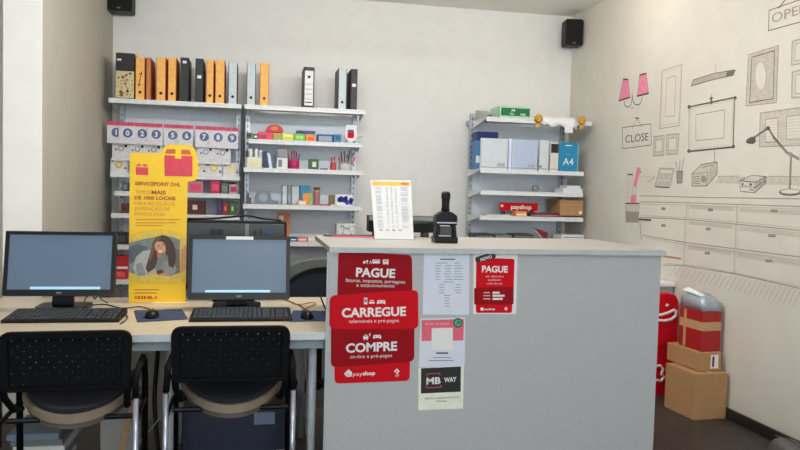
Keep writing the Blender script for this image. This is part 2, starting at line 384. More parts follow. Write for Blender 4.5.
unit('shelving_unit', 'white metal shelving bay in the back corner holding number packets', XA-.0, XM-.012, [(Z['top'], -1.105, -.109, 6.0), (Z['A'], -1.10, -.109, 6.06), (Z['B'], -1.06, -.109, 6.02), (Z['C'], -1.08, -.109, 6.0), (Z['D'], -1.08, -.109, 6.0), (Z['E'], -1.08, -.109, 6.0)], 6, (-1.065, -.135), zt=2.0)
MB().box(-.104, -.091, 6.03, 6.358, 1.13, 1.985, dark_m).build('gap_shade_sheet', bpy.data.objects['shelving_unit'])  # dark sheet filling the gap between the bays, standing in for its shade
unit('shelving_unit', 'white metal shelving bay with stationery beside the hanging number packets', XM+.004, XB+.01, [(Z['top'], -.085, .89, 6.0), (Z['r1'], -.05, .873, 6.05), (Z['r2'], -.085, .88, 6.0), (Z['r3'], -.085, .885, 6.0), (Z['r4'], -.085, .87, 6.05)], 6, (-.06, .848), zt=2.0)
unit('shelving_unit', 'white metal shelving unit near the mural wall holding folders and papers', 1.87, 2.80, [(Z['q0'], 1.905, 2.86, 5.95), (Z['q1'], 1.865, 2.80, 5.95), (Z['q2'], 1.88, 2.81, 5.97), (Z['q3'], 1.88, 2.82, 5.97), (Z['q4'], 1.88, 2.82, 5.97)], 6, (1.905, 2.775), zt=2.06)
# ------------------------------------------------------------------ ring binders on top
BG = 'lever arch binders on the top shelves'
def binder(u0, u1, v0, label, cov, side=None, style='hole', rot=0):
    Yf = 6.05; v1 = 100
    a, b = WY(u0, v1, Yf).x, WY(u1, v1, Yf).x
    z0 = Z['top']+.0005; z1 = WY((u0+u1)/2, v0, Yf).z
    z1 = max(z1, z0+.24)
    t = thing('lever_arch_binder', label, 'binder', ((a+b)/2, Yf+.14, z0), BG)
    side = side or cov
    MB().box(a, a+.004, Yf, Yf+.275, z0, z1, side).box(b-.004, b, Yf, Yf+.275, z0, z1, side).build('cover_boards', t, .001)
    MB().box(a+.0042, b-.0042, Yf, Yf+.004, z0, z1, cov).build('spine', t, .001)
    MB().box(a+.006, b-.006, Yf+.03, Yf+.27, z0+.008, z1-.012, white_m).build('paper_block', t)
    c = (a+b)/2; hz = z0+.06 if style != 'label' else z0+.25
    if style in ('hole', 'label', 'scribble'):
        MB().ring(circ(c, hz, .012), circ(c, hz, .008), 'y', Yf-.0015, Yf, dgrey_m).prism(circ(c, hz, .008), 'y', Yf-.001, Yf-.0002, black_m).build('finger_ring', t)
    m = MB()
    if style == 'label':
        m.box(a+.009, b-.009, Yf-.0006, Yf-.0001, z0+.02, z1-.03, white_m)
        for k in (.07, .11, .15, .19): m.box(a+.012, b-.012, Yf-.001, Yf-.0007, z0+k, z0+k+.003, dgrey_m)
        m.box(a+.016, b-.016, Yf-.001, Yf-.0007, z0+.04, z0+.05, dgrey_m)
        m.build('spine_label', t)
    if style == 'tab': m.box(c-.015, c+.015, Yf-.0006, Yf-.0001, z1-.045, z1-.025, white_m).build('spine_label', t)
    if style == 'midtab': m.box(c-.016, c+.016, Yf-.0006, Yf-.0001, z0+.19, z0+.215, white_m).build('spine_label', t)
    if style == 'scribble':
        m.tube([(c-.012, Yf-.001, z0+.10), (c+.012, Yf-.001, z0+.22)], .003, black_m, 5).tube([(c-.008, Yf-.001, z0+.2), (c+.016, Yf-.001, z0+.205)], .003, black_m, 5).tube([(c-.016, Yf-.001, z0+.115), (c+.006, Yf-.001, z0+.12)], .003, black_m, 5).build('scribble', t)
    if style == 'pattern':
        gold = mat('gold_motif', (196, 150, 70), .5); bei = mat('beige_cover', (206, 190, 150), .6)
        m.box(a+.001, b-.001, Yf-.0008, Yf-.0001, z0+.01, z0+.215, bei)
        rr = random.Random(3)
        for k in range(46):
            x, zz = rr.uniform(a+.012, b-.012), rr.uniform(z0+.02, z0+.2)
            m.prism(circ(x, zz, rr.uniform(.004, .011), None, 8), 'y', Yf-.0012, Yf-.0009, rr.choice([gold, black_m, gold, card_m]))
        m.box(a+.01, a+.04, Yf-.0012, Yf-.0002, z1-.06, z1-.045, white_m)
        m.build('printed_spine', t)
    return t
gm = mat('light_grey_board', (196, 206, 212), .5); bm_ = mat('black_board', (28, 28, 30), .5)
br_m = mat('brown_orange_board', (196, 128, 78), .6)
binder(115.5, 134, 53, 'wide black binder with beige and gold patterned spine at the end of the shelf', bm_, None, 'pattern')
binder(135.2, 144.6, 57, 'orange binder with a black scribble on its spine', orange_m, dorange_m, 'scribble')
binder(146, 150.5, 57.5, 'thin brownish orange binder beside the scribbled one', br_m, dorange_m, '')
binder(156, 165.5, 57, 'pale orange binder, first after the thin brownish one', orange_m, dorange_m)
binder(167.6, 176, 57.5, 'pale orange binder standing against the black binder with a white top tab', orange_m, dorange_m)
binder(180, 188.3, 57.5, 'black binder with a small white tab near the top of its spine', bm_, None, 'tab')
binder(195, 203, 58.5, 'black binder with a white tab halfway up, after the gap', bm_, None, 'midtab')
binder(206, 213.4, 60, 'narrow orange binder touching the black one with the halfway tab', orange_m, dorange_m)
binder(215, 224.4, 60, 'orange binder next to the first grey binder', orange_m, dorange_m)
binder(228, 237, 62, 'pale grey binder with dark sides, left of the shelf joint', gm, bm_)
binder(246.5, 255.3, 63, 'pale grey binder between the shelf joint and the lone orange binder', gm, bm_)
binder(259.6, 268.6, 63, 'last orange binder of the row, yellowish, on the right bay', orange_m, dorange_m)
binder(303.3, 314, 67, 'black binder with a large white lined spine label standing alone', bm_, None, 'label')
binder(338, 346.4, 68, 'pale grey binder beside the last black binder', gm, bm_)
binder(350.4, 357, 69, 'slim black binder at the far end of the top shelf', bm_, None, 'midtab')
# ------------------------------------------------------------------ hanging number packets
C = lambda n, r, g, b, ro=.5: mat(n, (r, g, b), ro, noise=.08)
pinkh = mat('pink_header_card', (206, 70, 104), .6); bag_m = mat('white_plastic_bag', (216, 214, 218), .4, noise=.14, scale=45)
bluen = mat('blue_print', (80, 100, 146), .5)
def packet(u, v, w, h, label, kind, s, Y, zhook):
    c = WY(u, v, Y); sc = Y/.98/F*1.0
    wd, ht = w*sc, h*sc
    nm = {'num': 'number_balloon_packet', 'candle': 'candle_card', 'gold': 'gold_charm_card'}[kind]
    t = thing(nm, label, 'packet', (c.x, Y, c.z-ht), {'num': 'number balloon packets', 'candle': 'number candle cards', 'gold': 'gold charm cards'}[kind])
    a, b, z1, z0 = c.x-wd/2, c.x+wd/2, c.z, c.z-ht
    MB().prism(rrect(a, b, z0, z1, .004, 3), 'y', Y, Y+.006, bag_m).build('card', t)
    if kind == 'num':
        MB().box(a, b, Y-.002, Y-.0002, z1-.028, z1, pinkh).box(a+.01, b-.01, Y-.0026, Y-.0021, z1-.034, z1-.03, C('pale_pink', 226, 160, 178)).build('header', t)
        m = MB().prism(circ(c.x+.01, z0+ht*.5, .036), 'y', Y-.0015, Y-.0002, bluen)
        m.text(s, c.x+.01, z0+ht*.5, .038, Y-.002, white_m, True); m.build('printed_numeral', t)
    elif kind == 'candle':
        m = MB().box(a+.02, b-.015, Y-.0012, Y-.0002, z1-.014, z1-.006, dgrey_m).prism(circ(b-.03, z1-.045, .012), 'y', Y-.0012, Y-.0002, bm_)
        m.ring(circ(c.x, z1-.065, .022), circ(c.x, z1-.065, .015), 'y', Y-.0012, Y-.0002, grey_m).prism(circ(a+.03, z1-.075, .009), 'y', Y-.0012, Y-.0002, grey_m); m.build('printed_panel', t)
    else:
        g = mat('gold_charm', (208, 176, 96), .35, .3); m = MB()
        m.ring(circ(c.x, z1-.05, .03), circ(c.x, z1-.05, .014), 'y', Y-.004, Y-.0002, g).prism(circ(c.x-.045, z1-.02, .01), 'y', Y-.003, Y-.0002, grey_m).prism(circ(c.x+.05, z1-.075, .011), 'y', Y-.003, Y-.0002, grey_m); m.build('charm', t)
    MB().tube([(c.x, Y-.012, z1-.012), (c.x, 6.394, z1-.006)], .003, steel_m, 6).build('peg_hook', t)
num = [('1', 115), ('0', 126.5), ('2', 141), ('3', 155), ('5', 171.5), ('6', 185.5), ('7', 203), ('8', 217), ('9', 231)]
ords = {'1': 'one', '0': 'zero', '2': 'two', '3': 'three', '5': 'five', '6': 'six', '7': 'seven', '8': 'eight', '9': 'nine'}
for i, (s, u) in enumerate(num):
    packet(u, 121.2+(u-110)*.052, 13.8, 20, 'hanging clear balloon packet with pink header and blue number %s' % ords[s], 'num', s, 6.07 - .012*(i % 2), 0)
for i, u in enumerate((121, 137.5, 154, 206, 222.5)):
    packet(u, 139.5+(u-110)*.045, 15.5, 19, ['white candle card with black dot hanging under the zero packet', 'white candle card with black dot hanging under the two packet', 'white candle card hanging beside the yellow parcel cutout under the three packet', 'white candle card with black dot hanging under the seven packet', 'white candle card with black dot hanging below the nine packet'][i], 'candle', '', 6.105-.012*(i % 2), 0)
for i, u in enumerate((119, 198, 214, 231)):
    packet(u, 158+(u-110)*.04, 15, 18, ['white charm card with gold ring at the corner end of the bay', 'white charm card half behind the yellow parcel cutout', 'white card with gold ring charm under the seven and eight packets', 'white card with gold ring charm at the shelf joint'][i], 'gold', '', 6.14-.012*(i % 2), 0)
# ------------------------------------------------------------------ shelf goods
def carton(name, label, cat, u0, u1, hp, zs, Y, dep, m, group=None, face=None, fm=None, lid=None, cut=None, v=None):
    v = v or 150
    a, b = WY(u0, v, Y).x, WY(u1, v, Y).x; h = hp*Y/.98/F; z0 = zs+.0006
    t = thing(name, label, cat, ((a+b)/2, Y+dep/2, z0), group)
    MB().box(a, b, Y, Y+dep, z0, z0+h, m).build('carton_body', t, min(.003, h*.1))
    if lid: MB().box(a-.001, b+.001, Y-.0012, Y+dep+.001, z0+h*.72, z0+h+.001, lid).build('lid', t, .001)
    if face:
        x, xx, q0, q1 = a+(b-a)*face[0], a+(b-a)*face[1], z0+h*face[2], z0+h*face[3]
        MB().box(x, xx, Y-.0026, Y-.0013, q0, q1, fm or white_m).build('printed_panel', t)
    return t
C = lambda n, r, g, b, ro=.5: mat(n, (r, g, b), ro, noise=.08)
pk = C('hot_pink', 226, 60, 104); lime = C('lime', 206, 214, 84); grn = C('leaf_green', 120, 190, 84); orr = C('bright_orange', 240, 150, 60); blu = C('cobalt', 40, 70, 140); teal = C('teal_print', 40, 130, 170); mag = C('magenta', 170, 30, 90)
r1, Yr = Z['r1'], 6.09
carton('staple_box', 'small olive and black box at the joint end of the upper stationery shelf', 'box', 246, 252.5, 6, r1, Yr, .06, C('olive', 110, 116, 50), None, (.1, .7, .3, .8), bm_)
carton('staple_box', 'small dark box beside the pink boxes', 'box', 253, 258, 5, r1, Yr, .06, bm_, None, (.2, .8, .3, .7), white_m)
carton('stationery_carton', 'long hot pink box under the red lidded tin', 'box', 257.5, 272.5, 7.5, r1, Yr+.01, .1, pk, None, (.1, .6, .2, .6), mag)
t_ = carton('stationery_carton', 'orange and olive box between the pink and yellow boxes', 'box', 273, 281, 7, r1, Yr+.01, .1, C('amber_olive', 200, 150, 60), None, (.1, .9, .1, .4), grn)
carton('stationery_carton', 'yellow box on the upper stationery shelf', 'box', 282, 293.5, 7, r1, Yr, .1, lime, None, (.1, .9, .5, .8), C('pale_yellow', 240, 236, 130))
carton('stationery_carton', 'light green box between the yellow and orange boxes', 'box', 294, 305, 7, r1, Yr, .1, grn, None, (.15, .8, .3, .7), C('pale_green', 170, 220, 120))
carton('stationery_carton', 'bright orange box right of the light green one', 'box', 305.5, 315, 7, r1, Yr, .1, orr, None, (.2, .85, .2, .55), C('red_orange', 226, 90, 50))
carton('tape_box', 'flat cobalt blue box lying on the green and orange boxes', 'box', 296, 315, 3.2, r1+7*Yr/.98/F+.001, Yr+.01, .08, blu, None, (.1, .4, .2, .8), bm_)
carton('stationery_carton', 'grey and blue box with windows beside the white emblem card', 'box', 317, 333, 7.5, r1, Yr, .1, blu, None, (.1, .9, .1, .75), C('cool_grey', 150, 160, 170))
carton('stationery_carton', 'teal blue box standing by the white emblem card', 'box', 333.5, 341, 8, r1, Yr, .1, teal, None, (.2, .8, .3, .8), blu)
# red lidded tin
a = WY(277, 130, Yr+.02); zt = r1+7.5*Yr/.98/F+.002
t = thing('rounded_tin', 'red rounded tin lying on the pink box', 'tin', (a.x-.02, Yr+.05, zt))
MB().prism([(a.x-.09+.0, zt)]+circ(a.x-.02, zt, .07, .055, 12, 0, 180)[::-1][0:0]+[(a.x+.05, zt)]+circ(a.x-.02, zt+.012, .07, .05, 12, 0, 180)+[(a.x-.09, zt+.01)], 'y', Yr+.015, Yr+.08, C('tin_red', 200, 40, 40)).build('tin_body', t, .002)
MB().prism(circ(a.x-.02, zt+.03, .03, .018, 14), 'y', Yr+.0125, Yr+.0145, C('tin_peach', 220, 120, 80)).build('printed_panel', t)
# standing emblem card with stand
a, b = WY(344, 130, Yr).x, WY(358, 130, Yr).x; cz = r1+.0005
t = thing('emblem_card', 'white pointed card with a red emblem at the end of the upper stationery shelf', 'card', ((a+b)/2, Yr+.02, cz))
MB().prism([(a+.01, cz+.05), ((a+b)/2, cz), (b-.0, cz+.05), (b-.015, cz+.15), (a+.015, cz+.15)], 'y', Yr+.01, Yr+.013, white_m).build('card', t)
MB().prism(rrect((a+b)/2-.028, (a+b)/2+.028, cz+.04, cz+.11, .015), 'y', Yr+.0085, Yr+.0098, red_m).box((a+b)/2-.024, (a+b)/2+.024, Yr+.0075, Yr+.0083, cz+.085, cz+.105, blu).build('printed_emblem', t)
MB().tube([(a+.005, Yr+.04, cz+.003), ((a+b)/2, Yr+.0145, cz+.03), (b+.05, Yr+.04, cz+.06)], .003, steel_m, 6).tube([((a+b)/2, Yr+.0145, cz+.03), (b+.03, Yr+.05, cz+.003)], .003, steel_m, 6).build('wire_stand', t)
# second stationery shelf
r2 = Z['r2']; Yr = 6.06
def cup(u, hp, wp_, zs, label, m, pens, group, grp2):
    c = WY(u, 160, Yr); h = hp*Yr/.98/F; R = wp_*Yr/.98/F/2; z0 = zs+.0006; yc = Yr+.05
    t = thing('pen_cup', label, 'pen cup', (c.x, yc, z0), group)
    MB().lathe([(R*.9, z0), (R, z0+h*.05), (R, z0+h), (R*.9, z0+h), (R*.86, z0+.004), (0.001, z0+.004)], c.x, yc, m, 18).build('cup_body', t, 0, True)
    MB().lathe([(R*1.03, z0+h*.86), (R*1.04, z0+h*.96), (R*1.01, z0+h*.96), (R*1.01, z0+h*.86)], c.x, yc, grey_m, 18).build('rim_band', t)
    for i, (dx, L_, pm, ln) in enumerate(pens):
        p0 = Vector((c.x+dx*R*.4, yc+random.uniform(-.3, .3)*R, z0+.006)); p1 = p0+Vector((ln*.3, random.uniform(-.05, .05), 1)).normalized()*L_
        pt = thing('pen', 'pen standing in ' + grp2, 'pen', p0, 'pens in '+grp2)
        q = p0.lerp(p1, .78)
        MB().tube([p0, q], .0055, pm, 7).build('barrel', pt)
        MB().tube([q, p1], [.0062, .005], dgrey_m if i % 2 else pm, 7).build('pen_cap', pt)
wireb = C('cream_box', 224, 222, 200)
t = carton('open_card_box', 'low cream open box at the joint end of the second stationery shelf', 'box', 247, 262, 10, r2, Yr, .1, wireb, None, (.06, .94, .15, .5), C('pale_lime', 216, 214, 160))
for i, (u, l, dx) in enumerate(((246.5, 15, -.02), (250.5, 17, .01), (256, 17, .012), (260.5, 16, .03))):
    c = WY(u+.5, 150, Yr); z0 = r2+10*Yr/.98/F+.001; m = [bm_, white_m, white_m, whiteb_m][i]
    o = MB().box(c.x-.012, c.x+.012, Yr+.03, Yr+.034, z0, z0+(l-9)*Yr/.98/F, m).build('index_card', None, 0, org=(c.x, Yr+.03, z0))
    tag(o, ['black index card sticking out of the cream box', 'pale index card in the cream box beside the black card', 'pale index card near the middle of the cream box', 'bluish index card at the outer end of the cream box'][i], 'card', 'index cards in the cream box')
for i, (u0, u1, h, m, lean) in enumerate(((264.5, 269, 16, C('navy_cover', 34, 44, 90), -.02), (269.5, 272.5, 14, whiteb_m, -.02), (274, 276.5, 17, C('slate_cover', 70, 84, 110), .01))):
    a, b = WY(u0, 160, Yr).x, WY(u1, 160, Yr).x; z0 = r2+.0006; hh = h*Yr/.98/F
    t = thing('notebook', ['navy notebook leaning on the second stationery shelf', 'white notebook between the navy and slate ones', 'tall slate notebook next to the photo cards'][i], 'notebook', ((a+b)/2, Yr+.07, z0), 'notebooks on the second stationery shelf')
    P = [(a, z0), (b, z0), (b+lean, z0+hh), (a+lean, z0+hh)]
    MB().prism([(a, z0), (a+.003, z0), (a+.003+lean, z0+hh), (a+lean, z0+hh)], 'y', Yr, Yr+.14, m).prism([(b-.003, z0), (b, z0), (b+lean, z0+hh), (b-.003+lean, z0+hh)], 'y', Yr, Yr+.14, m).prism([(a+.003, z0), (b-.003, z0), (b-.003+lean, z0+hh), (a+.003+lean, z0+hh)], 'y', Yr, Yr+.003, m).build('cover', t)
    MB().prism([(a+.0035, z0+.004), (b-.0035, z0+.004), (b-.0035+lean, z0+hh-.004), (a+.0035+lean, z0+hh-.004)], 'y', Yr+.004, Yr+.136, white_m).build('pages', t)
carton('photo_card_pack', 'white pack of photo cards with grey figures on the second shelf', 'card pack', 277, 287.5, 10, r2, Yr, .03, white_m, None, (.15, .5, .15, .85), grey_m)
carton('grey_card_box', 'taller grey card box behind the white photo cards', 'box', 277.5, 287.5, 19, r2, Yr+.06, .03, C('warm_grey', 168, 166, 160), None, (.1, .9, .5, .9), C('mid_grey', 150, 150, 148))
cup(294, 10, 11, r2, 'magenta pen cup on the second stationery shelf', mag, [(-1.4, .12, mag, -.5), (-.6, .14, C('violet', 110, 40, 110), -.2), (0, .15, red_m, .1), (.6, .13, mag, .3), (1.3, .12, C('violet', 0, 0, 0), .6)], None, 'the magenta cup')
carton('picture_box', 'small green picture box with a white figure', 'box', 309, 319, 10, r2, Yr, .06, C('deep_green', 46, 84, 40), None, (.35, .75, .25, .75), C('pale_figure', 210, 220, 200))
carton('eraser', 'flat dark eraser lying right of the green picture box', 'eraser', 321, 328, 1.6, r2, Yr, .03, dgrey_m, None, (.2, .8, .2, .8), grey_m)
cup(334, 8, 6, r2, 'red pen cup left of the clear pen cup', C('cup_red', 190, 70, 70), [(-.8, .10, red_m, -.3), (.5, .11, orr, .2)], None, 'the red cup')
cup(346, 8, 13, r2, 'wide pale grey pen cup at the end of the second stationery shelf', C('cup_pale', 196, 192, 198), [(-1.6, .11, red_m, -.7), (-1, .15, bm_, -.3), (-.3, .16, C('wine', 120, 50, 60), 0), (.3, .13, grn, .3), (.8, .17, bm_, .35), (1.4, .15, grey_m, .8), (1.8, .12, red_m, 1.2)], None, 'the wide grey cup')
# third stationery shelf
r3 = Z['r3']; Yr = 6.07
c = WY(264, 195, Yr); z0 = r3+.0006
t = thing('tape_dispenser', 'grey blue desk tape dispenser on the third stationery shelf', 'tape dispenser', (c.x, Yr+.05, z0))
gb = C('grey_blue', 110, 124, 136)
MB().prism(rpoly([(c.x-.07, z0), (c.x+.11, z0), (c.x+.12, z0+.025), (c.x+.06, z0+.035), (c.x+.05, z0+.1), (c.x-.06, z0+.1), (c.x-.075, z0+.05)], .008), 'y', Yr, Yr+.07, gb).build('dispenser_body', t, .003)
MB().prism(circ(c.x-.005, z0+.055, .036), 'y', Yr-.004, Yr-.0005, C('tape_grey', 150, 160, 166)).build('tape_roll', t)
MB().box(c.x+.112, c.x+.122, Yr+.005, Yr+.065, z0+.026, z0+.034, steel_m).build('cutter', t)
c = WY(246.5, 195, Yr)
t = thing('stapler', 'small dark stapler standing at the joint end of the third stationery shelf', 'stapler', (c.x+.015, Yr+.03, z0))
MB().box(c.x, c.x+.02, Yr, Yr+.04, z0, z0+.09, C('slate_plastic', 70, 84, 100)).build('stapler_body', t, .004); MB().box(c.x+.0215, c.x+.036, Yr, Yr+.04, z0, z0+.05, dgrey_m).build('stapler_base', t, .003)
glass_m = mat('clear_glass', (225, 232, 235), .05, noise=0, alpha=.35)
for i, (u0, u1) in enumerate(((281.5, 288), (291, 300))):
    a, b = WY(u0, 195, Yr).x, WY(u1, 195, Yr).x
    t = thing('display_case', ['tall narrow clear case with dark edges on the third stationery shelf', 'wider clear case with dark edges beside the blue carton'][i], 'display case', ((a+b)/2, Yr+.03, z0), 'clear cases on the third stationery shelf')
    MB().box(a, b, Yr+.004, Yr+.056, z0+.006, z0+.152, glass_m).build('clear_box', t)
    m = MB()
    for x in (a, b-.008): m.box(x, x+.008, Yr, Yr+.0035, z0, z0+.16, dgrey_m)
    m.box(a+.0081, b-.0081, Yr, Yr+.0035, z0+.152, z0+.16, grey_m).box(a+.0081, b-.0081, Yr, Yr+.0035, z0, z0+.006, C('gold_trim', 180, 150, 90)); m.build('edge_frame', t)
carton('carton', 'tall blue carton with orange picture on the third stationery shelf', 'box', 301, 310.5, 19, r3, Yr+.02, .05, teal, None, (.3, 1, 0, .6), orr)
carton('carton', 'yellow green carton half behind the brown bottle', 'box', 309.8, 313, 12, r3, Yr+.01, .04, C('yellow_green', 170, 180, 80), None, (.2, .8, .2, .7), grn)
carton('sweet_box', 'low pink and white box in front of the blue carton', 'box', 299, 308, 4.5, r3, Yr-.03, .04, C('peach', 232, 180, 150), None, (.2, .8, .2, .7), white_m)
c = WY(317, 195, Yr)
t = thing('glue_bottle', 'brown topped pink bottle beside the blue carton', 'bottle', (c.x, Yr+.03, z0))
MB().lathe([(.026, z0), (.028, z0+.01), (.028, z0+.095), (.024, z0+.11)], c.x, Yr+.03, C('dusty_pink', 170, 110, 120), 16).build('bottle_body', t, 0, True)
MB().lathe([(.024, z0+.1105), (.024, z0+.125)], c.x, Yr+.03, C('cap_tan', 200, 160, 120), 16).build('neck_band', t); MB().lathe([(.026, z0+.1255), (.024, z0+.148)], c.x, Yr+.03, C('cap_brown', 90, 60, 50), 16).build('bottle_cap', t)
t = carton('photo_card', 'brown patterned photo card left of the blue photo', 'photo card', 329, 336.5, 11, r3, Yr, .012, white_m, None, (.05, .95, .1, .98), C('sepia', 120, 96, 56))
t = carton('photo_card', 'white framed photo with blue shapes on the third stationery shelf', 'photo card', 337.5, 353.5, 11, r3, Yr+.01, .012, white_m)
a, b = WY(337.5, 195, Yr).x, WY(353.5, 195, Yr).x
m = MB()
for k, (x, zz, q) in enumerate(((.12, .05, .014), (.25, .055, .016), (.45, .05, .016), (.55, .065, .012), (.62, .03, .014), (.85, .05, .013), (.85, .03, .013))):
    m.prism(circ(a+(b-a)*x, z0+zz, q*1.25, q*1.7, 10), 'y', Yr+.0085, Yr+.0095, C('royal_blue', 50, 64, 170))
m.build('printed_panel', t)
carton('leaflet_stack', 'flat dark red leaflets between the bottle and photo cards', 'leaflets', 321, 332, 1.2, r3, Yr-.03, .03, C('wine', 120, 50, 60), None, (.2, .8, .2, .8), pk)
# fourth stationery shelf
r4 = Z['r4']; Yr = 6.1
carton('carton', 'orange box on the lowest visible stationery shelf', 'box', 279, 291, 26, r4, Yr+.1, .1, C('orange_carton', 216, 128, 50), None, (.1, .5, .75, .92), white_m)
t = carton('label_box', 'white box speckled with black print on the lowest visible stationery shelf', 'box', 338.5, 357, 18, r4, Yr, .12, white_m)
a, b = WY(338.5, 150, Yr).x, WY(357, 150, Yr).x; rr = random.Random(5); m = MB()
for k in range(70):
    x, zz = rr.uniform(a+.006, b-.012), rr.uniform(r4+.012, r4+18*Yr/.98/F-.014); m.box(x, x+rr.uniform(.004, .012), Yr-.0016, Yr-.0006, zz, zz+rr.uniform(.003, .008), bm_)
m.build('printed_panel', t)
for i, (u0, u1, m_, h, lab) in enumerate(((292, 299, blu, 4, 'dark blue envelope stack beside the orange box'), (299.5, 309, C('coral', 232, 130, 110), 4.2, 'coral red envelope stack between the blue and cream ones'), (310, 318, C('cream_paper', 222, 214, 180), 5, 'cream envelope stack at the middle of the lowest shelf'), (319, 333, C('slate_paper', 86, 90, 110), 4, 'slate coloured envelope stack beside the speckled white box'))):
    carton('envelope_stack', lab, 'envelopes', u0, u1, h, r4, Yr-.02, .11, m_, 'envelope stacks', (.1, .9, .3, .6), white_m)
# left bay lower shelves
Yr = 6.06
for (u0, u1, h, zs, m_, fm, nm, lab) in (
  (122, 128, 8, 'B', dgrey_m, grey_m, 'toy_packet', 'dark toy packet behind the edge of the yellow parcel cutout'),
  (187, 203, 11, 'B', C('dusky_pink', 176, 120, 130), pk, 'toy_packet', 'dusky pink toy packet on the shelf under the gold charms'),
  (210, 220, 12, 'B', mag, pk, 'toy_packet', 'magenta toy packet on the shelf under the gold charms'),
  (221, 228, 10, 'B', C('grey_green', 90, 104, 96), grey_m, 'toy_packet', 'grey green toy packet beside the magenta one'),
  (229, 238, 9, 'B', C('stone', 170, 160, 156), mag, 'toy_packet', 'stone coloured toy packet at the shelf joint'),
  (121, 128, 9, 'C', C('dark_brown_red', 90, 40, 36), bm_, 'sweet_box', 'brownish red box at the corner end of the lower shelf'),
  (186, 205, 13, 'C', C('dark_cherry', 76, 30, 30), C('spot', 220, 200, 190), 'sweet_box', 'dark cherry box with a pale spot on the lower shelf'),
  (217, 222, 13, 'C', C('dark_violet', 60, 44, 100), blu, 'sweet_box', 'dark violet box on the lower shelf'),
  (222.5, 229, 12, 'C', C('dark_rust', 130, 40, 40), orr, 'sweet_box', 'rust red box between the violet and green boxes'),
  (229.5, 236, 12, 'C', C('dark_green', 50, 100, 60), lime, 'sweet_box', 'dark green box at the joint end of the lower shelf'),
  (110, 128, 11, 'D', bm_, dgrey_m, 'file_box', 'black file box above the red boxes in the corner bay'),
  (112, 128, 9, 'E', C('red_lower', 190, 40, 44), C('red_light', 220, 90, 90), 'file_box', 'lower red box standing under the white lidded one')):
    fa = (.35, .6, .35, .7) if nm == 'sweet_box' else (.15, .85, .2, .75)
    carton(nm, lab, 'box' if nm != 'toy_packet' else 'toy packet', u0, u1, h, Z[zs], Yr, .1, m_, None, fa, fm, v=200)
h9 = 9*Yr/.98/F
carton('file_box', 'red box with white base stacked on the lower red box', 'box', 112, 128, 12, Z['E']+h9+.0015, Yr, .1, C('red_upper', 200, 36, 40), None, (0, 1, .02, .2), white_m, v=260)
# ------------------------------------------------------------------ right unit goods
q0 = Z['q0']; Yr = 5.99
gx0, gx1 = WY(500, 112, 5.985).x, WY(530.5, 112, 5.985).x
m = MB(); a, b = WY(475, 112, 6.3).x, WY(500, 108, 6.1).x
t = thing('drawing_board', 'grey board lying at a slant on top of the right-hand shelving unit', 'board', (2.0, 6.2, q0))
MB().prism([(6.0, q0+.0006), (6.35, q0+.0006), (6.35, q0+.085), (6.33, q0+.095), (6.0, q0+.012)], 'x', 1.93, gx0-.006, C('board_grey', 176, 178, 176)).build('board', t, .003)
MB().box(1.94, 1.98, 6.01, 6.06, q0+.0205, q0+.024, dgrey_m).build('clip', t)
gx0, gx1 = WY(500, 112, 5.985).x, WY(530.5, 112, 5.985).x; ggr = C('paper_green', 20, 110, 60)
t = thing('paper_ream_box', 'green and white printer paper pack on top of the right-hand unit', 'paper pack', ((gx0+gx1)/2, 6.0, q0))
MB().box(gx0, gx1, 5.985, 6.24, q0+.0006, q0+.105, C('pale_green_wrap', 176, 216, 188)).build('wrapper', t, .006)
m = MB().box(gx0+.01, gx1-.008, 5.9825, 5.9845, q0+.022, q0+.088, ggr)
m.text('A4', (gx0+gx1)/2-.02, q0+.07, .02, 5.982, white_m, True).text('80g', (gx0+gx1)/2-.03, q0+.04, .018, 5.982, C('pg2', 150, 200, 160), True).text('copy', (gx0+gx1)/2+.07, q0+.04, .018, 5.982, white_m, True); m.build('printed_panel', t)
# white garland/sheets hanging over top shelf edge
a = WY(543, 120, 5.94).x; b = WY(577, 124, 5.94).x
t = thing('wrapping_sheet', 'white paper sheet hanging over the edge of the right-hand unit', 'paper', ((a+b)/2, 6.0, q0))
m = MB(); P = []
for i in range(9):
    x = a+(b-a)*i/8; wv = .006*math.sin(i*1.7)
    P.append([(x, 6.3, q0+.004), (x, 5.97, q0+.034+wv), (x, 5.935+wv, q0-.0), (x, 5.93+wv, q0-.05+.012*math.sin(i*2.1)-(.02 if i > 5 else 0))])
V = [p for r_ in P for p in r_]; Fc = [(i*4+k, i*4+k+1, i*4+k+5, i*4+k+4) for i in range(8) for k in range(3)]
m.add(V, Fc, white_m); o = m.build('sheet', t, 0, True); sm = o.modifiers.new('thick', 'SOLIDIFY'); sm.thickness = .002
a2, b2 = WY(564, 130, 5.94).x, WY(572, 130, 5.94).x
MB().box(a2, b2, 5.925, 5.927, q0-.105, q0-.04, white_m).build('tag', t)
yl = C('bow_yellow', 226, 170, 50)
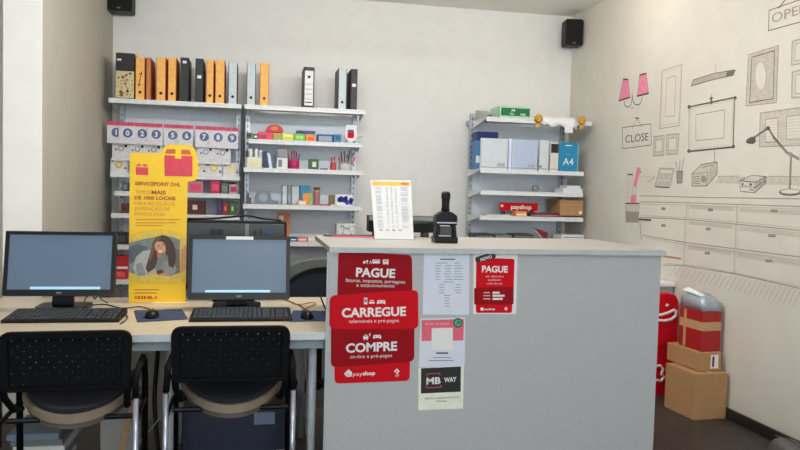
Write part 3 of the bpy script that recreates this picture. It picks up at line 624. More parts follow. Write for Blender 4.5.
for i, (u, v) in enumerate(((537.5, 122), (581, 125))):
    c = WY(u, v, 5.945)
    t = thing('gift_bow', ['yellow gift bow beside the green paper pack', 'yellow gift bow near the free end of the top shelf'][i], 'bow', (c.x, 5.95, q0), 'yellow gift bows')
    rr = random.Random(i)
    for k in range(9):
        ang = 2*math.pi*k/9; L_ = .027
        dx, dz = math.cos(ang), math.sin(ang)
        cz = q0+.005
        y0 = 5.944
        m = MB().tube([(c.x, y0, cz), (c.x+dx*L_*.6, y0-.022, cz+dz*L_*.8), (c.x+dx*L_*1.1, y0-.012, cz+dz*L_*1.2), (c.x+dx*L_*.5, y0-.004, cz+dz*L_*.5), (c.x, y0, cz)], [.004, .009, .01, .007, .004], yl, 6)
        m.build('ribbon_loop', t, 0, True)
    MB().box(c.x-.012, c.x+.004, 5.945, 5.947, q0-.07, q0-.02, yl).box(c.x+.006, c.x+.02, 5.941, 5.943, q0-.06, q0-.02, yl).build('ribbon_tail', t)
q1 = Z['q1']; Yr = 5.98; z0 = q1+.0006
navy2 = C('navy_carton', 22, 44, 110)
a, b = WY(477, 133, 6.2).x, WY(498.5, 133, 6.2).x
t = thing('carton', 'navy blue carton standing behind the clear folders', 'box', ((a+b)/2, 6.3, z0))
MB().box(a, b, 6.2, 6.34, z0, z0+.33, navy2).build('carton_body', t, .004); MB().box(a+.05, b-.02, 6.197, 6.1995, z0+.255, z0+.262, white_m).build('printed_panel', t)
a, b = WY(476, 150, 6.05).x, WY(481, 150, 6.05).x
t = thing('magazine', 'light blue magazine edge standing beside the front clear folder', 'magazine', ((a+b)/2, 6.1, z0))
MB().box(a, b, 6.05, 6.18, z0, z0+.24, C('sky_cover', 70, 130, 180)).build('cover', t, .002); MB().box(a+.002, b-.002, 6.049, 6.0498, z0+.05, z0+.11, white_m).build('printed_panel', t)
clear_m = mat('clear_folder_plastic', (214, 220, 228), .2, noise=.03, alpha=.82)
for i, (u0, u1, h, m_, lab) in enumerate(((480.5, 507.5, 29.5, mat('frosted_folder', (206, 214, 222), .3, noise=.05), 'frosted white folder standing nearest the blue magazine'), (508.6, 511.5, 30, whiteb_m, 'narrow white folder spine between the two wide folders'), (512, 537.5, 29, mat('blue_clear_folder', (180, 196, 222), .15, noise=.06), 'bluish clear folder in the middle of the folder row'), (539.5, 548.5, 30, mat('grey_clear_folder', (204, 212, 216), .3, noise=.04), 'narrow pale folder right of the bluish one'), (550.5, 558.5, 28, mat('cream_folder', (212, 212, 204), .3, noise=.04), 'cream folder with a black square next to the blue paper pack'))):
    Y = Yr+.01*(i % 2); a, b = WY(u0, 155, Y).x, WY(u1, 155, Y).x; hh = h*Y/.93/F
    t = thing('document_folder', lab, 'folder', ((a+b)/2, Y, z0), 'folders standing on the right-hand unit')
    MB().prism(rrect(a, b, z0, z0+hh, .006, 3), 'y', Y, Y+.02, m_).build('folder_cover', t)
    m = MB().box(a+.004, b-.004, Y-.0012, Y-.0002, z0+.012, z0+.017, grey_m)
    if u1-u0 > 15:
        m.box(a+(b-a)*.62, b-.02, Y-.0012, Y-.0002, z0+.022, z0+.05, C('label_grey', 176, 170, 180)).ring(rrect(a+.012, b-.012, z0+.06, z0+hh-.015, .004, 3), rrect(a+.015, b-.015, z0+.063, z0+hh-.018, .004, 3), 'y', Y-.001, Y-.0002, clear_m)
    if i == 4: m.box(a+.004, b-.002, Y-.0015, Y-.0003, z0+hh-.09, z0+hh-.012, bm_)
    if i == 3: m.prism(circ(a+.012, z0+.035, .012), 'y', Y-.0015, Y-.0003, grey_m)
    m.build('printed_panel', t)
    if i in (0, 2): MB().box(a, a+.012, Y-.0025, Y-.0014, z0+.02, z0+hh-.02, clear_m).build('clip_spine', t)
tq = C('turquoise', 26, 134, 176)
Y = 5.975; a, b = WY(559.3, 155, Y).x, WY(577.5, 155, Y).x; a1, b1 = WY(559, 142, Y).x, WY(576, 142, Y).x; hh = 28.5*Y/.93/F
t = thing('paper_ream', 'turquoise A4 paper pack standing at the end of the folder row', 'paper pack', ((a+b)/2, Y, z0))
MB().box(a, b, Y, Y+.05, z0, z0+hh, tq).build('wrapper', t, .003)
m = MB().text('A4', (a+b)/2, z0+.085, .06, Y-.001, white_m, False).text('paper', (a+b)/2, z0+.15, .012, Y-.001, C('tq2', 150, 210, 226)).box((a+b)/2-.03, (a+b)/2+.03, Y-.001, Y-.0003, z0+hh-.03, z0+hh-.022, white_m); m.build('printed_panel', t)
MB().box(b+.001, b+.012, Y+.004, Y+.05, z0, z0+hh*.96, C('tq_side', 120, 176, 196)).build('end_flap', t)
# shelf q2
q2 = Z['q2']; z0 = q2+.0006; Y = 6.02
a = WY(536, 188, Y).x
t = thing('tape_roll', 'small grey tape roll on the shelf under the folders', 'tape roll', (a, Y+.02, z0))
MB().ring(circ(a, z0+.03, .03), circ(a, z0+.03, .016), 'y', Y, Y+.025, grey_m).build('tape', t); MB().ring(circ(a, z0+.03, .0158), circ(a, z0+.03, .013), 'y', Y+.001, Y+.024, C('core', 190, 170, 140)).build('core', t)
carton('paper_pile', 'white crumpled pile of paper at the mural end of the shelf', 'paper', 565, 584, 4.5, q2, Y-.02, .2, white_m, None, (.1, .7, .3, .7), whiteb_m)
carton('paper_pile', 'small white sheet pile on top of the crumpled white pile', 'paper', 568, 582, 3, q2+4.5*Y/.98/F+.001, Y, .15, whiteb_m, None, (.3, .8, .2, .7), white_m)
# shelf q3
q3 = Z['q3']; z0 = q3+.0006
a, b = WY(500, 205, 6.1).x, WY(538, 206, 6.1).x; zb = q3+.045
t = thing('payment_sign', 'long red sign with white lettering on the right-hand unit', 'sign', ((a+b)/2, 6.1, z0))
MB().box(a, b, 6.1, 6.112, zb, zb+.07, red_m).build('sign_board', t, .003)
m = MB().text('payshop', (a+b)/2+.02, zb+.034, .036, 6.098, white_m, True, w=.19).prism(circ(a+.018, zb+.04, .012), 'y', 6.097, 6.0995, white_m); m.build('lettering', t)
MB().box(a+.03, a+.05, 6.1, 6.16, z0, zb-.0003, dgrey_m).box(b-.05, b-.03, 6.1, 6.16, z0, zb-.0003, dgrey_m).build('foot', t)
a, b = WY(560, 206, 6.02).x, WY(583.5, 206, 6.02).x
t = thing('cardboard_box', 'small brown cardboard box on the right-hand unit near the mural', 'box', ((a+b)/2, 6.1, z0))
MB().box(a, b, 6.02, 6.3, z0+.012, z0+.15, card_m).build('carton_body', t, .004); MB().box(a+.002, b-.002, 6.0175, 6.0195, z0+.105, z0+.113, tape_m).box(b-.04, b-.015, 6.0175, 6.0195, z0+.03, z0+.055, white_m).build('tape', t)
MB().box(a+.01, b-.01, 6.04, 6.28, z0, z0+.0118, C('dark_red_card', 110, 30, 34)).build('base_tray', t)
for i, (u0, u1, hp, yy, m_, lab) in enumerate(((516, 527, 5, 5.985, orr, 'orange booklet in front of the red sign'), (530, 560, 4, 6.0, C('dark_wine', 84, 34, 38), 'dark wine catalogue lying beside the cardboard box'), (486, 512, 1.4, 5.99, C('cat_grey', 190, 190, 186), 'thin grey catalogue lying in front of the red sign'))):
    carton('catalogue', lab, 'catalogue', u0, u1, hp, q3, yy, .09, m_, 'catalogues under the red sign', (.05, .95, .2, .5), white_m if i != 1 else C('cat_pink', 170, 120, 120), v=210)
# shelf q4
q4 = Z['q4']; z0 = q4+.0006
for i, (u0, u1, hp, m_, lab) in enumerate(((475, 494, 5, C('dark_slate', 50, 54, 60), 'dark slate magazine pile behind the counter edge'), (496, 512, 4, C('mid_slate', 120, 124, 128), 'grey magazine pile right of the dark slate pile'), (514, 534, 5, C('dark_paper', 60, 58, 60), 'charcoal magazine pile under the dark red brochure'), (562, 584, 5, white_m, 'white paper pile at the mural end above the counter'))):
    carton('magazine_pile', lab, 'magazines', u0, u1, hp, q4, 5.99+.01*i, .2, m_, 'magazine piles on the lowest shelf', (.05, .95, .4, .6), grey_m, v=235)
c = WY(541, 233, 6.0)
t = thing('brochure', 'dark red folded brochure propped up on the lowest shelf', 'brochure', (c.x, 6.02, z0))
MB().prism([(c.x-.06, z0+.1), (c.x-.05, z0+.085), (c.x+.04, z0), (c.x+.07, z0), (c.x+.08, z0+.055), (c.x+.02, z0+.08)], 'y', 6.03, 6.036, C('wine_red', 126, 24, 40)).build('brochure_cover', t)
MB().prism([(c.x-.055, z0+.085), (c.x+.03, z0), (c.x+.039, z0), (c.x-.045, z0+.088)], 'y', 6.024, 6.0295, C('brochure_pages', 190, 170, 170)).build('pages', t)
# ------------------------------------------------------------------ loudspeakers
def speaker(loc, rz, w, h, dd, label):
    t = thing('loudspeaker', label, 'loudspeaker', (0, 0, 0), 'wall loudspeakers')
    MB().prism(rrect(-w/2, w/2, 0, h, .02), 'y', -dd/2, dd/2, black_m).build('cabinet', t, .004)
    m = MB().prism(rrect(-w/2+.012, w/2-.012, .045, h-.012, .015), 'y', -dd/2-.006, -dd/2-.0003, mat('speaker_cloth', (22, 22, 24), .95, noise=.5, scale=400, bump=.5)); m.build('grille', t)
    m = MB().box(-.014, .014, -dd/2-.003, -dd/2-.0003, .018, .027, grey_m); m.build('badge', t)
    MB().box(-.03, .03, dd/2+.0003, YB-loc[1]-.003, h*.35, h*.65, black_m).build('wall_bracket', t)
    t.location = loc; t.rotation_euler = (0, 0, rz); return t
s0 = WY(120.5, 13, 6.36)
speaker((s0.x, 6.36, s0.z), .0, .205, .29, .17, 'black loudspeaker high on the back wall above the patterned binder')
s1 = WY(572.5, 47, 6.34)
speaker((s1.x-.012, 6.33, s1.z), -.12, .16, .235, .13, 'black loudspeaker in the corner beside the mural wall')
# ------------------------------------------------------------------ counter
YC = 3.12
ct = thing('reception_counter', 'tall grey laminate service counter covered with posters', 'counter', (1.1, 3.5, 0))
MB().box(.316, 1.874, YC, YC+.03, 0, 1.0855, count_m).build('front_panel', ct, .002)
MB().box(.318, 1.886, YC-.022, 3.86, 1.086, 1.11, ctop_m).build('counter_top', ct, .003)
MB().box(.3185, 1.8855, YC-.0228, YC-.0222, 1.0862, 1.1085, C('edge_pale', 186, 192, 196)).build('edge_strip', ct)
MB().box(1.846, 1.874, YC+.031, 3.88, 0, 1.0855, count_m).build('side_panel', ct, .002)
MB().box(.9, .93, YC+.031, 3.8, .0, 1.0855, count_m).build('inner_support', ct)
MB().box(.313, .3158, YC+.001, YC+.029, 0, 1.0855, C('edge_band', 206, 216, 224)).build('edge_strip', ct)
# wall worktop behind counter
wt = thing('wall_worktop', 'white low worktop against the mural wall behind the counter', 'worktop', (2.45, 5, 0))
MB().box(2.0, 2.9, 4.63, 5.3, .735, .76, white_m).build('worktop_board', wt, .003)
MB().box(2.02, 2.895, 4.65, 4.668, .62, .7345, C('apron_grey', 170, 166, 172)).build('apron', wt)
for x in (2.05, 2.85): MB().box(x-.02, x+.02, 5.2, 5.24, 0, .7345, steel_m).build('leg', wt)
MB().box(2.03, 2.07, 4.67, 4.71, 0, .7345, steel_m).build('leg', wt)
# ------------------------------------------------------------------ posters on counter
def cp(u, v): q = WY(u, v, YC); return (q.x, q.z)
PX = YC/.966/F   # metres per pixel on the counter front
def poster(name, label, corners, m, cat='poster', rad=.002):
    P = [cp(*c) for c in corners]
    cx = sum(p[0] for p in P)/len(P); cz = min(p[1] for p in P)
    t = thing(name, label, cat, (cx, YC, cz))
    if m: MB().prism(rpoly(P, rad), 'y', YC-.0012, YC-.0002, m).build('sheet', t)
    return t
class PP:
    def __init__(s, y=.0020): s.mb = MB(); s.y = YC-y
    def poly(s, C_, m, dy=0): s.mb.poly([cp(*c) for c in C_], s.y-dy, m); return s
    def rp(s, C_, r, m, dy=0): s.mb.poly(rpoly([cp(*c) for c in C_], r*PX), s.y-dy, m); return s
    def bar(s, u, v, w, h, m, dy=0, sl=0): return s.poly([(u-w/2, v-h/2-sl*w/2), (u+w/2, v-h/2+sl*w/2), (u+w/2, v+h/2+sl*w/2), (u-w/2, v+h/2-sl*w/2)], m, dy)
    def text(s, t, u, v, h, w, m, bold=True, dy=.0004, rot=0): c = cp(u, v); s.mb.text(t, c[0], c[1], h*PX, s.y-dy, m, bold, w*PX, rot); return s
    def circ(s, u, v, r, m, dy=.0004, n=14, r2=None):
        c = cp(u, v); s.mb.poly(circ(c[0], c[1], r*PX, (r2 or r)*PX, n), s.y-dy, m); return s
    def ringp(s, C_, t, m, dy=.0004):
        P = [cp(*c) for c in C_]
        for a, b in zip(P, P[1:]):
            a, b = Vector(a), Vector(b); d_ = (b-a).normalized(); n = Vector((-d_.y, d_.x))*t*PX/2; e = d_*t*PX*.4
            s.mb.poly([tuple(a-n-e), tuple(b-n+e), tuple(b+n+e), tuple(a+n-e)], s.y-dy, m)
        return s
    def done(s, n, p): return s.mb.build(n, p)
wp_m = white_m
t = poster('payment_poster', 'large red sticker of four stacked panels with PAGUE, CARREGUE and COMPRE', [(334, 250), (414, 254), (414, 382), (334, 384)], None)
def panel(C_, r, m, y0, lab):
    MB().prism(rpoly([cp(*c) for c in C_], r*PX, 7), 'y', YC-y0-.0008, YC-y0, m).build('sticker_panel', t)
panel([(338.5, 250.5), (412, 255.2), (412.5, 300), (337, 300)], 5, dred_m, .0004, '')
panel([(334.5, 355), (410.2, 352), (409.6, 380.8), (334.5, 383.6)], 5, red_m, .0004, '')
panel([(331, 322), (414.4, 318), (414.2, 361.4), (330.8, 367.4)], 6, dred_m, .0014, '')
panel([(329.6, 295.4), (418, 289.6), (418.4, 328.6), (329.2, 328.8)], 6, red_m, .0024, '')
p = PP(.0038)
p.text('PAGUE', 375.6, 272.6, 8.4, 39, wp_m, rot=-.03).text('faturas, impostos, portagens', 375.5, 280.8, 3.4, 59, wp_m, False, rot=-.03).text('e estacionamento', 375.5, 285.2, 3.4, 38, wp_m, False, rot=-.02)
p.circ(364.2, 262.2, 1.3, wp_m).circ(367, 261, 1, wp_m).bar(367, 262.8, .7, 2, wp_m, .0004).ringp([(369.4, 263.4), (370.4, 260.8), (371.4, 263.4)], .6, wp_m).bar(376, 261.4, 7.4, 4, wp_m, .0004).bar(376, 260.6, 6, .6, dred_m, .0008).rp([(382.6, 259.4), (388.4, 259.4), (388.4, 263.6), (382.6, 263.6)], .8, wp_m, .0004).bar(385.5, 261, 4, .9, dred_m, .0008).circ(383.9, 263.8, .8, wp_m).circ(387.2, 263.8, .8, wp_m)
p.text('CARREGUE', 374, 311.8, 8.6, 64, wp_m, rot=.02).text('telemóveis e pré-pagos', 374, 320.6, 3.4, 50, wp_m, False, rot=.01)
p.rp([(363.8, 297.6), (367.2, 297.6), (367.2, 304.2), (363.8, 304.2)], .6, wp_m, .0004).bar(365.5, 300.4, 2.3, 3.6, grey_m, .0008).bar(371.6, 302.6, 5.6, 1.6, wp_m, .0004).bar(371.6, 300.4, 4, .8, wp_m, .0004)
def pad(u, v, s=1, bg=red_m): p.rp([(u-3.9*s, v-2*s), (u+3.9*s, v-2*s), (u+4.4*s, v+2.2*s), (u+2*s, v+1.2*s), (u-2*s, v+1.2*s), (u-4.4*s, v+2.2*s)], 1, wp_m, .0004); p.bar(u-2*s, v-.6*s, 1.8*s, .6*s, bg, .0008).circ(u+2*s, v-.6*s, .6*s, bg, .0008)
pad(381, 302); 
p.text('COMPRE', 371.5, 346.8, 8.6, 51, wp_m, rot=.03).text('on-line e pré-pagos', 371, 355.8, 3.4, 42, wp_m, False, rot=.02)
p.bar(365.6, 337.4, 5, 2.6, wp_m, .0004).bar(365.8, 335, 3, .8, wp_m, .0004).bar(369.6, 334.4, 1, 3, wp_m, .0004).circ(364.4, 339.4, .6, wp_m).circ(367, 339.4, .6, wp_m); pad(377, 336.6, .95, dred_m)
p.rp([(345, 372.4), (348.4, 369), (352, 372), (351.2, 376.4), (346, 376.6)], .8, wp_m, .0004).bar(348.5, 374.4, 2.4, .7, red_m, .0008).circ(345.3, 373.6, 1.2, wp_m)
p.text('pay', 357.6, 373.6, 3.8, 9.6, wp_m, False, rot=.03).text('shop', 368.8, 372.9, 3.8, 12.4, wp_m, True, rot=.03)
for du, dv in ((-1.6, 0), (0, -1.6), (1.6, 0), (.4, 1.8)): p.circ(396.6+du, 371+dv, 1.1, wp_m)
p.text('CTT', 397, 375.4, 1.8, 4, wp_m)
p.done('lettering', t)
# price sheet A4 on counter
t = poster('price_sheet', 'white A4 sheet with columns of small grey print taped to the counter', [(424, 251.4), (469.3, 251.9), (469, 314.8), (422.6, 314.4)], whiteb_m, 'sheet')
p = PP(); rr = random.Random(2)
p.bar(447.5, 259.2, 15, 1.1, dgrey_m)
for k in range(17):
    v = 263+k*2.7
    if k == 0: cols = ((441, 11), (457, 7))
    elif k < 7: cols = ((437.5, 6), (448, 7), (458, 9))
    elif k == 7: cols = ((448, 10),)
    elif k < 12: cols = ((441.5, 5), (457.6, 6))
    else: cols = ((447, 6),)
    for u, w_ in cols: p.bar(u+rr.uniform(-.6, .6), v, w_*rr.uniform(.7, 1.1), .75, C('print_grey', 150, 154, 166))
p.done('printed_text', t)
# small red poster
t = poster('payment_poster', 'small white sheet with red PAGUE panel and black NOVO tag', [(473.6, 251.8), (517.6, 252), (516, 314.2), (473, 314)], white_m)
p = PP()
p.rp([(476.2, 257.6), (514.4, 258.8), (513.4, 296), (475.6, 296)], 2.4, red_m).rp([(475.8, 299), (512.4, 299), (511.8, 312.8), (475.8, 312.8)], 2.4, red_m).rp([(473.9, 287.8), (513.6, 286.8), (513.4, 304.4), (474, 304.6)], 2, dred_m, .0003)
p.rp([(474.8, 257.4), (494.6, 251.2), (496, 257.6), (476, 263)], 1.6, bm_, .0004).text('NOVO', 486, 258, 3, 12.5, wp_m, True, .0008, .3)
p.text('PAGUE', 494.8, 269, 6.4, 27.6, wp_m, rot=-.01)
for v, w_, s_ in ((276.2, 19, 'em dinheiro'), (279.6, 14, 'qualquer'), (283.4, 16.4, 'referência')): p.text(s_, 494.4, v, 2.1, w_, C('pinkish_white', 250, 206, 206), False)
for v, a_, b_ in ((292.6, 6, 7), (295.6, 7, 12), (298.8, 7, 10)): p.bar(486.6, v, a_, .9, C('pinkish_white', 0, 0, 0), .0007).bar(492.4+b_/2, v, b_, 2, wp_m, .0007)
p.circ(481.8, 309, 1.7, wp_m).text('payshop', 489.4, 309, 1.9, 11.6, wp_m, True).circ(505.8, 308.6, 1.7, C('pinkish_white', 0, 0, 0)).done('lettering', t)
# pink contact sheet (code block left blank)
t = poster('contact_sheet', 'white sheet with pink upper band and green phone badge under the price sheet', [(420.6, 318.6), (465.2, 317.6), (464.6, 366), (418.8, 367)], whiteb_m, 'sheet')
pinkp = C('pink_print', 226, 100, 122)
p = PP()
p.poly([(421.6, 320), (464, 319), (463.2, 340.4), (421.4, 341)], pinkp).poly([(431.6, 328), (452.8, 327.6), (452.6, 350), (431.4, 350.2)], wp_m, .0004)
p.text('Grupo de vendas', 437, 323.6, 2.1, 25, C('pinkish_white', 0, 0, 0), False).circ(457.8, 322.8, 5, C('badge_green', 10, 96, 66), .0006, 20).circ(457.8, 322.8, 3.3, C('badge_light', 90, 206, 150), .0009, 18).circ(457.8, 322.8, 2.4, C('badge_green', 0, 0, 0), .0012, 16).ringp([(456.6, 321.4), (457, 323.2), (459, 324.4)], 1, C('badge_light', 0, 0, 0), .0015)
p.bar(442, 353, 12, 1.5, dgrey_m).bar(442, 357.4, 18, .7, grey_m).bar(441, 360.4, 25, .8, grey_m).done('printed_panel', t)
# MB WAY sheet
t = poster('payment_poster', 'white card with a black panel of white capitals at the bottom of the sheet column', [(418.4, 367.8), (464, 365.6), (463, 408.4), (418.2, 410.2)], mat('cream_white_paper', (238, 240, 226), .6), 'poster')
p = PP()
p.poly([(421, 368.2), (460.8, 366.4), (460.6, 391.6), (420.8, 393.4)], bm_)
p.text('MB', 433.4, 380.6, 6.6, 14.6, wp_m, True, rot=.04).text('WAY', 450.2, 379.4, 4.6, 13, wp_m, True, rot=.04)
p.ringp([(427.2, 376), (427.2, 373.8), (439.6, 373.2), (439.8, 375)], .7, C('way_red', 214, 90, 96)).ringp([(426, 385.4), (426.2, 387.6), (441, 387), (441, 385)], .7, C('way_red', 0, 0, 0))
p.text('MB Way telemóvel & outros', 442, 397.6, 1.9, 35, bm_, False, rot=.03).bar(441.4, 401, 11, .7, grey_m).done('printed_panel', t)
# ------------------------------------------------------------------ on the counter
zc = 1.1106
# price list in stand
L0, L1 = WY(374.6, 239, 3.60), WY(413.6, 238.6, 3.60); T0, T1 = WY(370.4, 180, 3.68), WY(411, 180.4, 3.68)
t = thing('price_list_stand', 'white price list with orange header in a clear upright stand on the counter', 'price list', ((L0.x+L1.x)/2, 3.62, zc))
b0, b1 = Vector((L0.x, 3.60, zc+.002)), Vector((L1.x, 3.60, zc+.002))
t0, t1 = Vector((T0.x, 3.68, T0.z)), Vector((T1.x, 3.68, T1.z))
nrm = (b1-b0).cross(t0-b0).normalized()
if nrm.y > 0: nrm = -nrm
def bil(a, b, off=0): return (b0.lerp(b1, a)).lerp(t0.lerp(t1, a), b)+nrm*off
def slab(Q, m, o0, o1, name, par):
    V = [bil(a, b, o0) for a, b in Q]+[bil(a, b, o1) for a, b in Q]; n = len(Q)
    return MB().add(V, [tuple(range(n)), tuple(range(2*n-1, n-1, -1))]+[(i, (i+1) % n, (i+1) % n+n, i+n) for i in range(n)], m).build(name, par)
slab([(0, 0), (1, 0), (1, 1), (0, 1)], white_m, 0, .0015, 'sheet', t)
slab([(.03, .905), (.97, .905), (.97, .975), (.03, .975)], C('header_orange', 246, 196, 96), .0017, .002, 'header_band', t)
m = MB(); rr = random.Random(9)
for k in range(30):
    b_ = .87-k*.0235
    for c_, w_ in ((.1, .16), (.36, .05), (.47, .05), (.58, .05), (.72, .2)):
        if rr.random() < .85: m.add([bil(c_, b_, .002), bil(c_+w_*rr.uniform(.7, 1.1), b_, .002), bil(c_+w_*.9, b_+.01, .002), bil(c_, b_+.01, .002)], [(0, 1, 2, 3)], C('list_grey', 190, 196, 214))
for k in range(4): m.add([bil(.14+k*.16, .14, .002), bil(.22+k*.16, .14, .002), bil(.22+k*.16, .155, .002), bil(.14+k*.16, .155, .002)], [(0, 1, 2, 3)], grey_m)
m.add([bil(.75, .925, .0023), bil(.93, .925, .0023), bil(.93, .955, .0023), bil(.75, .955, .0023)], [(0, 1, 2, 3)], C('hdr_red', 222, 110, 70)); m.build('printed_text', t)
MB().box(L0.x, L1.x, 3.59, 3.75, zc, zc+.0018, glass_m).build('stand_foot', t)
V = [bil(0, .02, -.001), bil(1, .02, -.001), bil(1, .9, -.001), bil(0, .9, -.001)]
MB().add(V, [(0, 1, 2, 3)], glass_m).build('clear_back', t)
# stamp
c = WZ(444.5, 243, zc); Ys = 3.43; x = WY(444.5, 240, Ys).x
t = thing('hand_stamp', 'black self-inking hand stamp standing on the counter', 'stamp', (x, Ys, zc))
k_ = Ys/.965/F
MB().box(x-12*k_, x+12*k_, Ys-.035, Ys+.035, zc, zc+6*k_, blackg_m).build('stamp_base', t, .003)
m = MB()
for s_ in (-1, 1): m.prism([(x+s_*11*k_, zc+6.2*k_), (x+s_*8*k_, zc+6.2*k_), (x+s_*6.4*k_, zc+17*k_), (x+s_*9.6*k_, zc+19*k_)], 'y', Ys-.028, Ys+.028, black_m)
m.build('side_arm', t, .001)
MB().box(x-6.2*k_, x+6.2*k_, Ys-.022, Ys+.022, zc+7.5*k_, zc+16*k_, dgrey_m).build('ink_plate', t, .002)
MB().prism(rpoly([(x-11*k_, zc+17.6*k_), (x+11.2*k_, zc+17.6*k_), (x+11.2*k_, zc+27*k_), (x+5*k_, zc+31*k_), (x-5*k_, zc+31*k_), (x-10.6*k_, zc+27*k_)], .008), 'y', Ys-.03, Ys+.03, black_m).build('stamp_body', t, .004)
MB().box(x-10*k_, x+10.6*k_, Ys-.0325, Ys-.0304, zc+19.4*k_, zc+20.8*k_, steel_m).build('trim_strip', t)
MB().lathe([(4.4*k_, zc+31.2*k_), (3.8*k_, zc+36*k_), (4*k_, zc+42*k_), (4.8*k_, zc+46*k_), (4.4*k_, zc+49.4*k_), (2.6*k_, zc+51*k_)], x, Ys, black_m, 18).build('handle', t, 0, True)
# black desktop device behind sheet
Yd = 3.765; a, b = WY(369, 224, Yd).x, WY(437, 224, Yd).x; zb, zt_ = WY(400, 232.4, Yd).z, WY(400, 216, Yd).z
t = thing('receipt_printer', 'low black desktop device on short feet behind the price list', 'printer', ((a+b)/2, Yd+.04, zc))
MB().prism([(Yd-.0, zb), (Yd+.09, zb), (Yd+.09, zt_), (Yd+.03, zt_), (Yd, zb+.06)], 'x', a, b, blackg_m).build('device_body', t, .004)
MB().prism([(a+.2, zb+.045), (b-.04, zb+.052), (b-.04, zb+.062), (a+.2, zb+.067)], 'y', Yd-.0016, Yd-.0003, dgrey_m).build('front_slot', t)
for x_ in (a+.03, b-.07): MB().box(x_, x_+.03, Yd+.01, Yd+.08, zc, zb-.0003, dgrey_m).build('foot', t)
tx = WY(426, 234, 3.62)
o = MB().box(tx.x-.03, tx.x+.03, 3.66, 3.74, zc, zc+.0012, C('slip_white', 226, 220, 206)); 
for k in range(5): o.box(tx.x-.026+k*.011, tx.x-.018+k*.011, 3.67, 3.70, zc+.0013, zc+.0018, dgrey_m)
tag(o.build('paper_slip', None, org=(tx.x, 3.7, zc)), 'small printed slip lying between the price list and the stamp', 'paper')
o = MB().box(.36, .66, 3.76, 3.85, zc, zc+.006, C('folder_dark', 60, 60, 66)).box(.40, .62, 3.72, 3.758, zc, zc+.004, pk)
tag(o.build('flat_folder', None, .001, org=(.5, 3.83, zc)), 'dark and pink flat folder on the rear edge of the counter', 'folder')
# ------------------------------------------------------------------ desk
ZD = .735
dk = thing('long_desk', 'long wood topped computer desk with pale edge beside the counter', 'desk', (-.6, 3.6, 0))
MB().box(-1.75, .62, 3.153, 4.18, ZD-.0245, ZD, desk_m).build('desk_top', dk, .002)
MB().box(-1.75, .62, 3.149, 3.1528, ZD-.031, ZD-.0008, dedge_m).build('edge_strip', dk)
MB().box(-1.70, .6, 3.18, 3.2, ZD-.075, ZD-.025, C('frame_blue_grey', 140, 156, 164)).build('frame_rail', dk)
for (x_, y_) in ((.268, 3.24), (.268, 3.95), (-.347, 3.32), (-.36, 3.95), (-1.6, 3.24), (-1.6, 3.95)):
    MB().tube([(x_, y_, .0), (x_, y_, ZD-.0255)], .0185, C('leg_grey', 176, 184, 188), 14).build('leg', dk, 0, True)
MB().box(.27, .31, 3.60, 3.615, .14, ZD-.026, C('panel_grey', 140, 148, 154)).build('modesty_panel', dk)
MB().box(-.80, -.42, 3.98, 4.0, .30, ZD-.026, C('panel_beige', 176, 168, 158)).build('modesty_panel', dk)
# monitors
scr_m = mat('lit_screen', (84, 102, 122), .3, noise=.06, scale=3, emit=.42, spec=.3)
bar_m = mat('lit_taskbar', (150, 196, 222), .3, noise=0, emit=.6)
def monitor(label, u0, u1, vt, vb, Yb, bez, task, sticker, seed):
    A, B = WY(u0, vb, Yb), WY(u1, vb, Yb); w_ = B.x-A.x; cx = (A.x+B.x)/2; zb = A.z
    tilt = math.radians(11); Tz = WY((u0+u1)/2, vt, Yb+.06).z; hh = (Tz-zb)/math.cos(tilt)
    t = thing('computer_monitor', label, 'monitor', (cx, Yb+.08, ZD+.0006), 'desk computer monitors')
    M = Matrix.Translation((cx, Yb, zb)) @ Matrix.Rotation(-tilt, 4, 'X')
    MB().prism(rrect(-w_/2, w_/2, 0, hh, .006, 3), 'y', .004, .035, black_m, M).prism(rrect(-w_/2+.06, w_/2-.06, .05, hh-.05, .02, 3), 'y', .0352, .06, black_m, M).build('monitor_case', t)
    V = MB(); P, Q = rrect(-w_/2, w_/2, 0, hh, .006, 3), rrect(-w_/2+bez[0], w_/2-bez[0], bez[1], hh-bez[2], .001, 3)
    V.ring(P, Q, 'y', -.004, .0038, blackg_m); V.v = [tuple(M @ Vector(p)) for p in V.v]; V.build('bezel', t)
    x0, x1, z0_, z1_ = -w_/2+bez[0], w_/2-bez[0], bez[1], hh-bez[2]
    MB().box(x0, x1, .0005, .0036, z0_, z1_, scr_m, M).build('screen', t)
    MB().box(x0+(x1-x0)*task[0], x0+(x1-x0)*task[1], -.0008, .0003, z0_+.001, z0_+task[2], bar_m, M).build('taskbar', t)
    if sticker: MB().box(-w_/2+w_*sticker[0], -w_/2+w_*sticker[1], -.0056, -.0042, hh-.019, hh-.003, white_m, M).build('sticker', t)
    MB().box(-.012, .012, -.0052, -.0042, bez[1]*.35, bez[1]*.6, grey_m, M).build('badge', t)
    sx = cx+(.0 if not sticker else -.012)
    MB().prism(rpoly([(sx-.05, ZD+.018), (sx+.05, ZD+.018), (sx+.042, zb+.12), (sx-.042, zb+.12)], .004), 'y', Yb+.075, Yb+.10, blackg_m).build('stand_neck', t, .003)
    MB().prism(rpoly([(sx-.12, Yb+.02), (sx+.12, Yb+.02), (sx+.12, Yb+.2), (sx-.12, Yb+.2)], .04), 'z', ZD+.0006, ZD+.0178, blackg_m).build('stand_base', t, .002)
    return t
monitor('wide black monitor with a blue grey desktop at the pillar end of the desk', 2, 114, 231.6, 296, 3.72, (.018, .03, .016), (.22, .9, .014), None, 1)
monitor('black monitor with a white sticker on its top edge beside the yellow stand', 187.3, 289.5, 236, 299.6, 3.72, (.019, .034, .018), (.14, .83, .013), (.36, .63), 2)
